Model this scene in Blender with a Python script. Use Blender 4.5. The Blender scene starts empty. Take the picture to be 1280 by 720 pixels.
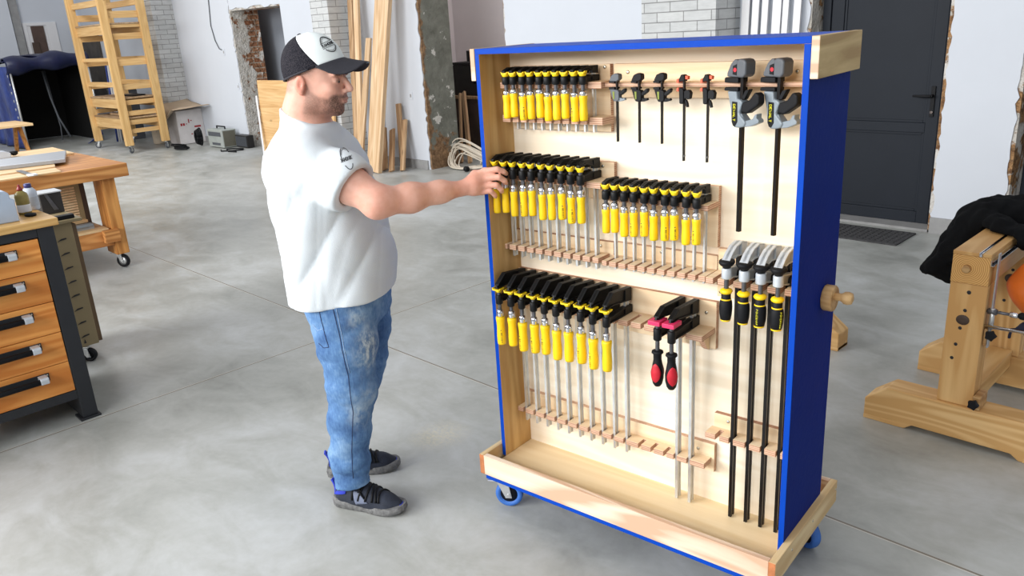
import bpy, bmesh, math, random
import numpy as np
from mathutils import Vector, Matrix
from mathutils.bvhtree import BVHTree
random.seed(7)
PI = math.pi
C = bpy.context.scene.collection

# ------------------------------------------------------------------ materials
def srgb(r, g, b):
    f = lambda c: c / 12.92 if c <= .04045 else ((c + .055) / 1.055) ** 2.4
    return (f(r / 255), f(g / 255), f(b / 255), 1)

class NT:
    def __init__(s, name):
        s.mat = bpy.data.materials.new(name); s.mat.use_nodes = True
        s.t = s.mat.node_tree; s.b = s.t.nodes['Principled BSDF']
    def n(s, kind, **kw):
        o = s.t.nodes.new('ShaderNode' + kind)
        for k, v in kw.items():
            if k in o.inputs: o.inputs[k].default_value = v
            else: setattr(o, k, v)
        return o
    def l(s, a, b): s.t.links.new(a, b)
    def coord(s, rnd=True):
        tc = s.n('TexCoord')
        if not rnd: return tc.outputs['Object']
        oi = s.n('ObjectInfo'); m = s.n('VectorMath', operation='SCALE')
        cb = s.n('CombineXYZ'); 
        for i in range(3): s.l(oi.outputs['Random'], cb.inputs[i])
        s.l(cb.outputs[0], m.inputs[0]); m.inputs['Scale'].default_value = 7.3
        a = s.n('VectorMath', operation='ADD'); s.l(tc.outputs['Object'], a.inputs[0]); s.l(m.outputs[0], a.inputs[1])
        return a.outputs[0]
    def scale(s, v, x, y, z):
        m = s.n('VectorMath', operation='MULTIPLY'); s.l(v, m.inputs[0]); m.inputs[1].default_value = (x, y, z); return m.outputs[0]
    def noise(s, v, scale=5, detail=3, rough=.5, dist=0):
        o = s.n('TexNoise'); s.l(v, o.inputs['Vector'])
        o.inputs['Scale'].default_value = scale; o.inputs['Detail'].default_value = detail
        o.inputs['Roughness'].default_value = rough; o.inputs['Distortion'].default_value = dist
        return o.outputs['Fac']
    def ramp(s, f, stops):
        o = s.n('ValToRGB'); s.l(f, o.inputs[0]); e = o.color_ramp.elements
        while len(e) < len(stops): e.new(.5)
        for i, (p, c) in enumerate(stops):
            e[i].position = p; e[i].color = c if len(c) == 4 else (*c, 1)
        return o.outputs[0]
    def mix(s, f, a, b, bt='MIX'):
        o = s.n('Mix', data_type='RGBA', blend_type=bt)
        for sock, v in ((o.inputs[0], f), (o.inputs[6], a), (o.inputs[7], b)):
            if hasattr(v, 'links'): s.l(v, sock)
            else: sock.default_value = v
        return o.outputs[2]
    def math(s, op, a, b=None, c=None):
        o = s.n('Math', operation=op)
        for i, v in enumerate((a, b, c)):
            if v is None: continue
            if hasattr(v, 'links'): s.l(v, o.inputs[i])
            else: o.inputs[i].default_value = v
        return o.outputs[0]
    def bump(s, h, st=.2, d=.01):
        o = s.n('Bump'); s.l(h, o.inputs['Height']); o.inputs['Strength'].default_value = st; o.inputs['Distance'].default_value = d
        s.l(o.outputs[0], s.b.inputs['Normal'])
    def col(s, c): s.l(c, s.b.inputs['Base Color'])
    def set(s, rough=.5, metal=0, spec=None):
        s.b.inputs['Roughness'].default_value = rough; s.b.inputs['Metallic'].default_value = metal
        if spec is not None: s.b.inputs['Specular IOR Level'].default_value = spec
        return s.mat

def mul(c, k): return (min(1, c[0] * k), min(1, c[1] * k), min(1, c[2] * k), 1)

def plain(name, c, rough=.5, metal=0, var=.12, sc=9, bump=0, bsc=120, spec=None):
    m = NT(name); v = m.coord()
    m.col(m.ramp(m.noise(v, sc, 4, .6), [(.3, mul(c, 1 - var)), (.7, mul(c, 1 + var))]))
    if bump: m.bump(m.noise(v, bsc, 3), bump, .004)
    return m.set(rough, metal, spec)

def wood(name, light, dark, axis='x', across=26, along=1.3, rough=.5, knots=False, rings=.5, contrast=1.0, spec=.3):
    m = NT(name); v = m.coord()
    s = {'x': (along, across, across), 'y': (across, along, across), 'z': (across, across, along)}[axis]
    sv = m.scale(v, *s)
    n1 = m.noise(sv, 1.0, 5, .65, .6)
    k = 5.5
    sv2 = m.scale(v, *{'x': (.55, k, k), 'y': (k, .55, k), 'z': (k, k, .55)}[axis])
    w = m.n('TexNoise'); m.l(sv2, w.inputs['Vector']); w.inputs['Scale'].default_value = 1.3; w.inputs['Detail'].default_value = 1.5
    ring = m.math('SINE', m.math('MULTIPLY', w.outputs['Fac'], 46))
    f = m.math('ADD', m.math('MULTIPLY', n1, 1 - .3 * rings), m.math('MULTIPLY', ring, .16 * rings))
    mid = tuple((light[i] + dark[i]) / 2 for i in range(3))
    col = m.ramp(f, [(.28, dark), (.46, mid), (.62, light)])
    if knots:
        vo = m.n('TexVoronoi'); m.l(m.scale(v, *{'x': (1.6, 4, 4), 'y': (4, 1.6, 4), 'z': (4, 4, 1.6)}[axis]), vo.inputs['Vector']); vo.inputs['Scale'].default_value = 1
        kf = m.ramp(vo.outputs['Distance'], [(.05, (1, 1, 1)), (.11, (0, 0, 0))])
        col = m.mix(kf, col, mul(dark, .38))
    oi = m.n('ObjectInfo')
    hv = m.n('HueSaturation'); m.l(col, hv.inputs['Color'])
    m.l(m.math('MULTIPLY_ADD', oi.outputs['Random'], .16, .92), hv.inputs['Value'])
    m.col(hv.outputs[0]); m.bump(f, .08, .003)
    return m.set(rough, 0, spec)

def plyedge(name, a, b):
    m = NT(name); v = m.coord(False)
    sp = m.n('SeparateXYZ'); m.l(v, sp.inputs[0])
    s = m.math('SINE', m.math('MULTIPLY', sp.outputs[2], 2 * PI / .0062))
    n = m.noise(m.scale(v, 12, 12, 120), 1, 4, .6)
    f = m.math('ADD', m.math('MULTIPLY', s, .22), n)
    m.col(m.ramp(f, [(.3, b), (.65, a)])); return m.set(.6, 0, .2)

def paint(name, c, rough=.45, bump=.12): return plain(name, c, rough, 0, .06, 5, bump, 55, .35)

M = {}
M['birch'] = wood('birch_plywood', srgb(243, 233, 214), srgb(232, 217, 192), 'x', 16, .9, .5, rings=.7)
M['birch_side'] = wood('shaded_plywood_side', srgb(218, 184, 126), srgb(186, 144, 86), 'z', 16, 1.2, .5, knots=True, rings=.6)  # browner than the back panel: shade on the inner sides put into the colour
M['birch_floor'] = wood('tray_plywood', srgb(234, 214, 178), srgb(221, 197, 154), 'x', 18, .8, .42, rings=.4)
M['ply_top'] = wood('rack_plywood', srgb(242, 222, 190), srgb(224, 194, 156), 'x', 20, 1.5, .55)
M['ply_edge'] = plyedge('plywood_edge', srgb(214, 178, 152), srgb(168, 126, 102))
M['pine'] = wood('pine_rail', srgb(236, 218, 196), srgb(206, 170, 142), 'x', 20, .7, .5, rings=1.3)
M['pine_y'] = wood('pine_rail_depth', srgb(230, 208, 164), srgb(204, 172, 124), 'y', 24, 1.2, .5, rings=1)
M['endgrain'] = plain('end_grain', srgb(186, 116, 72), .6, 0, .2, 60)
M['block'] = wood('ash_handle_block', srgb(214, 188, 132), srgb(172, 140, 86), 'y', 22, 1.6, .5, rings=1)
M['turned'] = wood('turned_wood', srgb(206, 170, 120), srgb(160, 118, 72), 'x', 40, 5, .5)
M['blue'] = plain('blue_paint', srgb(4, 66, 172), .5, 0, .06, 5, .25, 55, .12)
M['blue_shade'] = plain('blue_paint_shaded', srgb(2, 34, 116), .55, 0, .06, 5, .2, 55, .05)  # same blue paint, darkened to carry the shade of the right side
M['black'] = plain('black_cast_iron', srgb(18, 19, 21), .5, 0, .2, 30, .1, 200, .25)
M['blackmetal'] = plain('black_steel_bar', srgb(30, 28, 28), .3, .6, .2, 20)
M['blackrub'] = plain('black_rubber', srgb(16, 17, 21), .6, 0, .15, 40, spec=.25)
M['thread'] = plain('dark_threaded_steel', srgb(98, 98, 102), .35, .6, .2, 40)
M['steel'] = plain('zinc_steel', srgb(206, 208, 208), .34, .7, .12, 25)
M['chrome'] = plain('chrome', srgb(225, 226, 230), .12, 1, .05, 20)
M['yellow'] = plain('yellow_plastic', srgb(248, 206, 8), .45, 0, .06, 20)
M['yelpad'] = plain('yellow_pad', srgb(240, 206, 20), .4, 0, .06, 20)
M['red'] = plain('red_rubber', srgb(190, 22, 42), .5, 0, .1, 40)
M['pink'] = plain('magenta_pad', srgb(214, 46, 96), .45, 0, .06, 20)
M['silver'] = plain('silver_cast_alloy', srgb(196, 202, 208), .36, .3, .08, 40)
M['greypl'] = plain('grey_plastic', srgb(84, 88, 94), .5, 0, .1, 30)
M['greylt'] = plain('light_grey_plastic', srgb(128, 138, 146), .45, 0, .1, 30)
M['orange'] = plain('orange_plastic', srgb(226, 92, 60), .5, 0, .1, 30)
M['label_y'] = plain('yellow_lettering', srgb(228, 222, 40), .5, 0, .02)
M['ink'] = plain('black_print', srgb(34, 34, 38), .6, 0, .05)
M['screw'] = plain('zinc_screw', srgb(205, 200, 185), .25, .9, .1, 30)

# ------------------------------------------------------------------ mesh builder
class MB:
    def __init__(s): s.v = []; s.f = []; s.m = []; s.s = []
    def face(s, idx, mi=0, sm=False): s.f.append(idx); s.m.append(mi); s.s.append(sm)
    def box(s, x0, y0, z0, x1, y1, z1, mi=0):
        b = len(s.v); s.v += [(x, y, z) for z in (z0, z1) for y in (y0, y1) for x in (x0, x1)]
        for q in ((0, 2, 3, 1), (4, 5, 7, 6), (0, 1, 5, 4), (2, 6, 7, 3), (0, 4, 6, 2), (1, 3, 7, 5)): s.face([b + i for i in q], mi)
        return s
    def prism(s, pts, ax, a, b, mi=0, sm=False):
        o = len(s.v); n = len(pts)
        P = {'x': lambda p, t: (t, p[0], p[1]), 'y': lambda p, t: (p[0], t, p[1]), 'z': lambda p, t: (p[0], p[1], t)}[ax]
        s.v += [P(p, a) for p in pts] + [P(p, b) for p in pts]
        s.face([o + i for i in range(n)][::-1], mi); s.face([o + n + i for i in range(n)], mi)
        for i in range(n):
            j = (i + 1) % n; s.face([o + i, o + j, o + n + j, o + n + i], mi, sm)
        return s
    def tube(s, pts, r, n=10, mi=0, cap=True, sm=True):
        pts = [Vector(p) for p in pts]; o = len(s.v); R = r if isinstance(r, (list, tuple)) else [r] * len(pts)
        t0 = (pts[1] - pts[0]).normalized(); up = Vector((0, 0, 1)) if abs(t0.z) < .9 else Vector((1, 0, 0))
        nx = t0.cross(up).normalized()
        for i, p in enumerate(pts):
            t = (pts[min(i + 1, len(pts) - 1)] - pts[max(i - 1, 0)]).normalized()
            nx = (nx - t * nx.dot(t)).normalized(); ny = t.cross(nx)
            for k in range(n):
                a = 2 * PI * k / n; s.v.append(tuple(p + (nx * math.cos(a) + ny * math.sin(a)) * R[i]))
        for i in range(len(pts) - 1):
            for k in range(n):
                k2 = (k + 1) % n; s.face([o + i * n + k, o + i * n + k2, o + (i + 1) * n + k2, o + (i + 1) * n + k], mi, sm)
        if cap:
            s.face([o + k for k in range(n)][::-1], mi); e = o + (len(pts) - 1) * n; s.face([e + k for k in range(n)], mi)
        return s
    def cyl(s, a, b, r, n=16, mi=0): return s.tube([a, b], r, n, mi)
    def lathe(s, prof, o=(0, 0, 0), ax='z', n=18, mi=0, sm=True, sx=1, sy=1):
        b = len(s.v); o = Vector(o)
        for r, h in prof:
            for k in range(n):
                a = 2 * PI * k / n; c, d = r * math.cos(a) * sx, r * math.sin(a) * sy
                s.v.append(tuple(o + Vector({'z': (c, d, h), 'x': (h, c, d), 'y': (d, h, c)}[ax])))
        m = len(prof)
        for i in range(m - 1):
            for k in range(n):
                k2 = (k + 1) % n; s.face([b + i * n + k, b + i * n + k2, b + (i + 1) * n + k2, b + (i + 1) * n + k], mi, sm)
        s.face([b + k for k in range(n)][::-1], mi); s.face([b + (m - 1) * n + k for k in range(n)], mi)
        return s
    def ball(s, c, rx, ry=None, rz=None, n=16, mi=0):
        ry = ry or rx; rz = rz or rx; b = len(s.v); h = n // 2
        for i in range(1, h):
            t = PI * i / h
            for k in range(n):
                a = 2 * PI * k / n; s.v.append((c[0] + rx * math.sin(t) * math.cos(a), c[1] + ry * math.sin(t) * math.sin(a), c[2] + rz * math.cos(t)))
        for i in range(h - 2):
            for k in range(n):
                k2 = (k + 1) % n; s.face([b + i * n + k, b + (i + 1) * n + k, b + (i + 1) * n + k2, b + i * n + k2], mi, True)
        s.v += [(c[0], c[1], c[2] + rz), (c[0], c[1], c[2] - rz)]; tp = len(s.v) - 2
        for k in range(n):
            k2 = (k + 1) % n; s.face([tp, b + k, b + k2], mi, True); e = b + (h - 2) * n; s.face([tp + 1, e + k2, e + k], mi, True)
        return s
    def sheet(s, fn, nu, nv, th=0, mi=0, closed_u=False):
        """fn(u,v)->point for u,v in 0..1; th>0 closes it into a solid of that thickness"""
        G = [[Vector(fn(i / nu, j / nv)) for j in range(nv + 1)] for i in range(nu + 1)]
        o = len(s.v); W = nv + 1
        N = [[None] * W for _ in G]
        for i in range(nu + 1):
            for j in range(W):
                a = G[min(i + 1, nu)][j] - G[max(i - 1, 0)][j]; b = G[i][min(j + 1, nv)] - G[i][max(j - 1, 0)]
                q = a.cross(b); N[i][j] = q.normalized() if q.length > 1e-12 else Vector((0, 0, 1))
        s.v += [tuple(G[i][j]) for i in range(nu + 1) for j in range(W)]
        for i in range(nu):
            for j in range(nv): s.face([o + i * W + j, o + (i + 1) * W + j, o + (i + 1) * W + j + 1, o + i * W + j + 1], mi, True)
        if th:
            o2 = len(s.v); s.v += [tuple(G[i][j] - N[i][j] * th) for i in range(nu + 1) for j in range(W)]
            for i in range(nu):
                for j in range(nv): s.face([o2 + i * W + j, o2 + i * W + j + 1, o2 + (i + 1) * W + j + 1, o2 + (i + 1) * W + j], mi, True)
            rim = [(i, 0) for i in range(nu)] + [(nu, j) for j in range(nv)] + [(i, nv) for i in range(nu, 0, -1)] + [(0, j) for j in range(nv, 0, -1)]
            for k in range(len(rim)):
                a = rim[k]; b = rim[(k + 1) % len(rim)]; ia = a[0] * W + a[1]; ib = b[0] * W + b[1]
                s.face([o + ia, o2 + ia, o2 + ib, o + ib], mi, False)
        return s
    def xf(s, mtx, start=0):
        for i in range(start, len(s.v)): s.v[i] = tuple(mtx @ Vector(s.v[i]))
        return s
    def build(s, name, mats, parent=None, bevel=0, seg=2, edge=None, merge=0, subsurf=0):
        """edge=(axis test, slot): faces whose normal is not along z take the second material"""
        me = bpy.data.meshes.new(name); me.from_pydata(s.v, [], s.f)
        bm = bmesh.new(); bm.from_mesh(me)
        for i, f in enumerate(bm.faces): f.material_index = s.m[i]; f.smooth = s.s[i]
        if merge: bmesh.ops.remove_doubles(bm, verts=bm.verts, dist=merge)
        bmesh.ops.recalc_face_normals(bm, faces=bm.faces)
        if edge:
            for f in bm.faces:
                if edge(f.normal): f.material_index = 1
        bm.to_mesh(me); bm.free()
        for m in (mats if isinstance(mats, (list, tuple)) else [mats]): me.materials.append(M[m] if isinstance(m, str) else m)
        o = bpy.data.objects.new(name, me); C.objects.link(o)
        if parent: o.parent = parent
        if bevel:
            b = o.modifiers.new('bevel', 'BEVEL'); b.width = bevel; b.segments = seg; b.limit_method = 'ANGLE'; b.angle_limit = .6; b.harden_normals = False
        if subsurf:
            b = o.modifiers.new('sub', 'SUBSURF'); b.levels = subsurf; b.render_levels = subsurf
        return o

def tag(o, label, cat, group=None):
    o['label'] = label; o['category'] = cat
    if group: o['group'] = group
    return o
def thing(name, label, cat, loc=(0, 0, 0), rz=0, group=None):
    o = bpy.data.objects.new(name, None); C.objects.link(o); o.location = loc; o.rotation_euler = (0, 0, rz); o.empty_display_size = .05
    return tag(o, label, cat, group)
def struct(o): o['kind'] = 'structure'; return o
def dup(root, loc, rz, label, group=None):
    r = root.copy(); C.objects.link(r); r.location = loc; r.rotation_euler = (0, 0, rz); r['label'] = label
    if group: r['group'] = group
    for ch in list(root.children):
        c = ch.copy(); C.objects.link(c); c.parent = r
        for g in list(ch.children):
            d = g.copy(); C.objects.link(d); d.parent = c
    return r
def relabel(o, label): o['label'] = label
ORD = ['first', 'second', 'third', 'fourth', 'fifth', 'sixth', 'seventh', 'eighth', 'ninth', 'tenth', 'eleventh', 'twelfth']
NUM = ['leftmost'] + ORD[1:]

# simple stroke letters (unit box 0..1 x 0..1)
STROKES = {
 'D': [[(0, 0), (0, 1), (.6, .9), (.8, .5), (.6, .1), (0, 0)]], 'E': [[(.75, 0), (0, 0), (0, 1), (.75, 1)], [(0, .5), (.6, .5)]],
 'W': [[(0, 1), (.22, 0), (.45, .7), (.68, 0), (.9, 1)]], 'A': [[(0, 0), (.42, 1), (.84, 0)], [(.15, .35), (.68, .35)]], 'L': [[(0, 1), (0, 0), (.7, 0)]],
 'T': [[(0, 1), (.8, 1)], [(.4, 1), (.4, 0)]], 'X': [[(0, 0), (.8, 1)], [(0, 1), (.8, 0)]], 'M': [[(0, 0), (0, 1), (.42, .3), (.84, 1), (.84, 0)]],
 'O': [[(.4, 0), (.05, .25), (.05, .75), (.4, 1), (.75, .75), (.75, .25), (.4, 0)]], 'N': [[(0, 0), (0, 1), (.75, 0), (.75, 1)]], 'I': [[(.2, 0), (.2, 1)]],
 'K': [[(0, 0), (0, 1)], [(.75, 1), (0, .45), (.75, 0)]], 'B': [[(0, 0), (0, 1), (.6, .85), (.55, .6), (0, .5), (.7, .35), (.6, .05), (0, 0)]],
 'S': [[(.7, .9), (.35, 1), (.05, .75), (.7, .3), (.4, 0), (0, .1)]], 'Y': [[(0, 1), (.4, .5), (.8, 1)], [(.4, .5), (.4, 0)]], 'C': [[(.75, .85), (.4, 1), (.05, .7), (.05, .3), (.4, 0), (.75, .15)]],
 'P': [[(0, 0), (0, 1), (.65, .9), (.65, .55), (0, .45)]], 'R': [[(0, 0), (0, 1), (.65, .9), (.65, .55), (0, .5), (.7, 0)]], 'U': [[(0, 1), (0, .2), (.35, 0), (.7, .2), (.7, 1)]], 'H': [[(0, 0), (0, 1)], [(.7, 0), (.7, 1)], [(0, .5), (.7, .5)]]}
def text_strokes(t, h, adv=1.05):
    out = []; x = 0
    for ch in t:
        for st in STROKES.get(ch, []): out.append([((x + p[0]) * h, p[1] * h) for p in st])
        x += adv if ch != 'I' else .6
    return out, x * h
# ------------------------------------------------------------------ the rolling clamp cabinet
CAB = Vector((-1.981, 1.81, 0)); CYAW = math.radians(5.942)
W, D, DP, T = 1.079, .1555, .3134, .0172
Z0, Z1 = .1774, 1.652
def cab(x, y, z):
    c, s = math.cos(CYAW), math.sin(CYAW); return Vector((CAB.x + c * x - s * y, CAB.y + s * x + c * y, z))
cabinet = thing('clamp_cabinet', 'tall blue rolling cabinet with plywood back and clamp racks on both levels', 'cabinet', CAB, CYAW)
relabel(cabinet, 'tall blue painted rolling cabinet with plywood interior holding racks of clamps')
flat = lambda n: abs(n.z) < .5
MB().box(T, D, Z0, W - T, D + .012, Z1 - T).build('back_panel', 'birch', cabinet)
MB().box(0, 0, Z0, T, DP, Z1 - T).build('side_panel', ['birch_side', 'blue'], cabinet, .0012, edge=lambda n: n.x < .5)
MB().box(W - T, 0, Z0, W, DP, Z1 - T).build('side_panel', ['birch_side', 'blue_shade', 'blue'], cabinet, .0012, edge=lambda n: n.x > .5)
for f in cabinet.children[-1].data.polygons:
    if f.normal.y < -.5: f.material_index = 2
MB().box(0, 0, Z1 - T, W, DP, Z1).build('top_panel', ['birch_side', 'blue'], cabinet, .0012, edge=lambda n: n.z > -.5)
MB().box(-.0, -.1, .1265, W, DP + .1, .1472).build('base_board', 'blue', cabinet, .001)
MB().box(T, -.0865, .1472, W - T, DP + .0865, Z0).build('tray_bottom', 'birch_floor', cabinet)
# tray rails
RT, TL, TF, ZR = .021, .0195, .1075, .226
MB().box(-TL + RT, -TF, .1472, W + TL - RT, -TF + RT, ZR).build('tray_rail', ['pine', 'endgrain'], cabinet, .0015, edge=lambda n: abs(n.x) > .5)
MB().box(-TL + RT, DP + TF - RT, .1472, W + TL - RT, DP + TF, ZR).build('tray_rail', ['pine', 'endgrain'], cabinet, .0015, edge=lambda n: abs(n.x) > .5)
for x0 in (-TL, W + TL - RT):
    r = MB().box(x0, -TF, .1472, x0 + RT, DP + TF, ZR).build('tray_rail', ['pine_y', 'endgrain'], cabinet, .0015, edge=lambda n: abs(n.y) > .5)
    sc = MB()
    xs = x0 if x0 < 0 else x0 + RT
    for y in (-TF + .012, .02, DP * .62, DP + TF - .012): sc.lathe([(.0045, -.001), (.0045, .001), (.002, .0013)], (xs, y, .178 + (.02 if y > 0 else 0)), 'x', 10)
    sc.build('screw', 'screw', r)
# pale handle blocks beside the top
for x0, x1 in ((-.02, -.0005), (W + .0005, W + .021)):
    MB().box(x0, -.002, 1.552, x1, DP + .008, Z1 + .001).build('handle_block', ['block', 'pine'], cabinet, .002, edge=lambda n: n.y < -.5)
# turned locking knob on the right side
kn = MB().lathe([(.036, 0), (.038, .004), (.038, .026), (.035, .03)], (W, .222, .925), 'x', 32).build('locking_disc', 'turned', cabinet)
MB().lathe([(.012, .03), (.011, .045), (.013, .05), (.018, .056), (.019, .066), (.016, .076), (.008, .079)], (W, .222, .932), 'x', 24).build('knob', 'turned', kn)
# casters
M['bluewheel'] = plain('blue_rubber_tyre', srgb(58, 110, 190), .55, 0, .1, 30)
def caster(x, y, ztop, r, parent, wheelmat='blackrub', ang=.3, hubmat='blackrub', w=.03):
    f = MB(); f.box(-.045 * r / .05, -.04 * r / .05, ztop - .004, .045 * r / .05, .04 * r / .05, ztop)
    f.lathe([(.022, ztop - .016), (.024, ztop - .004)], n=16)
    for s in (-1, 1):
        f.prism([(-.02, ztop - .014), (.024, ztop - .014), (.03 + .006, r - .012), (.012, r - .012)], 'y', s * (w / 2 + .003), s * (w / 2 + .006))
    f.box(-.02, -w / 2 - .006, ztop - .018, .024, w / 2 + .006, ztop - .013)
    f.lathe([(.007, -w / 2 - .009), (.007, w / 2 + .009)], (.024, 0, r), 'y', 10)
    mt = Matrix.Translation((x, y, 0)) @ Matrix.Rotation(ang, 4, 'Z'); f.xf(mt)
    fo = f.build('caster', 'steel', parent, .0008)
    wl = MB().lathe([(r * .6, -w * .28), (r * .68, -w / 2), (r * .93, -w / 2), (r, -w * .25), (r, w * .25), (r * .93, w / 2), (r * .68, w / 2), (r * .6, w * .28)], (.024, 0, r), 'y', 32, 0)
    wl.lathe([(r * .18, -w * .46), (r * .64, -w * .34), (r * .64, w * .34), (r * .18, w * .46)], (.024, 0, r), 'y', 24, 1)
    wl.xf(mt); wl.build('wheel', [wheelmat, hubmat], fo)
    return fo
for (x, y, a) in ((.035, -.05, .5), (W - .06, -.045, .4), (.035, DP + .045, .4), (W - .06, DP + .03, -.5)):
    caster(x, y, .1265, .052, cabinet, 'bluewheel', a)

# ---- racks (parts of the cabinet): back plate > notched shelves, screws
YP = .1375
def comb(x0, x1, yf, z0, z1, slots, sw, depth):
    pts = [(x0, YP - .0005), (x0, yf)]
    for sx in sorted(slots):
        if x0 + .006 < sx < x1 - .006: pts += [(sx - sw / 2, yf), (sx - sw / 2, depth), (sx + sw / 2, depth), (sx + sw / 2, yf)]
    pts += [(x1, yf), (x1, YP - .0005)]
    return MB().prism(pts, 'z', z0, z1)
def rack(px0, px1, pz0, pz1, shelves, screws=(), brackets=()):
    pl = MB().box(px0, YP, pz0, px1, D - .0005, pz1).build('clamp_rack', ['ply_top', 'ply_edge'], cabinet, .0012, edge=lambda n: abs(n.y) < .5)
    for (x0, x1, yf, z0, z1, slots, sw) in shelves:
        comb(x0, x1, yf, z0, z1, slots, sw, .1235).build('notched_shelf', ['ply_top', 'ply_edge'], pl, .0008, edge=flat)
    for (x, z) in screws:
        s = MB().lathe([(.006, 0), (.0058, -.001), (.003, -.0028), (.001, -.0022)], (x, YP, z), 'y', 14)
        s.build('screw', 'screw', pl)
    for (x, z, d) in brackets:
        MB().prism([(YP - .001, z), (YP - .001, z - d), (YP - .02, z - d * .8), (YP - d * .9, z)], 'x', x - .009, x + .009).build('bracket', ['ply_top', 'ply_edge'], pl, .0008, edge=lambda n: abs(n.x) < .5)
    return pl
X1 = [.080 + .0337 * i for i in range(10)]; X2 = [.0328 + .0386 * i for i in range(10)]
X3 = [.452 + .0343 * i for i in range(10)]; X4 = [.049 + .0486 * i for i in range(10)]
XR = [.678, .725]; XS = [.868, .920, .968, 1.017]
S1, S2, S3, S4 = 1.542, 1.240, 1.197, .802
rack(.035, .424, 1.384, 1.589, [(.043, .436, .067, S1 - .02, S1, X1, .009), (.043, .436, .07, 1.414, 1.436, X1, .009)], [(.405, 1.58), (.245, 1.40), (.06, 1.58)])
rack(.0175, .432, 1.168, 1.289, [(.018, .437, .048, S2 - .018, S2, X2, .010)], [(.06, 1.275), (.39, 1.275)], [(.415, S2 - .018, .05)])
rack(.0175, .424, .945, 1.027, [(.018, .408, .07, .971, .989, X2, .010)], [(.055, 1.013), (.374, 1.01)])
rack(.436, .787, 1.056, 1.24, [(.44, .787, .067, S3 - .016, S3, X3, .009)], [(.46, 1.225), (.70, 1.075)])
rack(.428, .787, .94, 1.03, [(.43, .787, .057, .972, .988, X3, .009)], [(.6, 1.018)])
S4slots = X4 + [.533, .581] + [.63] + XR
rack(.0175, .788, .729, .884, [(.018, .785, .048, S4 - .018, S4, S4slots, .012)], [(.05, .87), (.696, .83), (.755, .845)], [(.76, S4 - .018, .06)])
rack(.0175, .792, .297, .397, [(.018, .781, .086, .331, .349, X4 + [.545, .593, .641] + XR, .012)], [(.03, .385), (.735, .367)])
rack(.789, W - T - .001, .905, 1.055, [(.79, W - T - .001, .055, .970, .988, XS + [.82], .014)], [(.80, .92), (1.04, 1.04)])
rack(.789, W - T - .001, .43, .513, [(.782, W - T - .001, .087, .446, .465, XS + [.823], .014)], [(.835, .493)])
rail = MB().box(.437, YP, 1.49, 1.05, D - .0005, 1.589).build('clamp_rack', ['ply_top', 'ply_edge'], cabinet, .0012, edge=lambda n: abs(n.y) < .5)
MB().box(.4375, .084, 1.5265, 1.052, YP - .0005, 1.5375).build('hanging_rail', ['ply_top', 'ply_edge'], rail, .0008, edge=flat)
for (x, z) in ((.486, 1.564), (.998, 1.561), (.74, 1.50)):
    MB().lathe([(.006, 0), (.0058, -.001), (.003, -.0028), (.001, -.0022)], (x, YP, z), 'y', 14).build('screw', 'screw', rail)

# ------------------------------------------------------------------ clamps
def offs(line, d, down=True):
    """a strip of thickness d under (over) a polyline"""
    return line + [(y, z - d if down else z + d) for (y, z) in line[::-1]]
def handle_wood(t, y, zt, zb, r, mark):
    L = zt - zb
    h = MB().lathe([(r * .82, zt), (r * .98, zt - L * .015), (r, zt - L * .08), (r * .9, zt - L * .22), (r * .86, zt - L * .34), (r * .93, zt - L * .52), (r * .98, zt - L * .7), (r * .95, zt - L * .92), (r * .88, zt - L * .99), (r * .5, zb)], (0, y, 0), 'z', 22).build('handle', 'yellow', t)
    if mark is not None:
        mk = MB(); a0 = mark; st, wd = text_strokes('BESSEY', L * .055, 1.15)
        for s in st:
            pts = []
            for (u, v) in s:
                z = zt - L * .55 - u; a = a0 + v / r; rr = r * .97; pts.append((rr * math.cos(a), y + rr * math.sin(a), z))
            mk.tube(pts, .00055, 4)
        mk.lathe([(.0018, -.0003), (.0018, .0006)], (r * .95 * math.cos(a0 + .08), y + r * .95 * math.sin(a0 + .08), zt - L * .46), 'y', 8)
        mk.build('maker_mark', 'ink', h)
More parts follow.
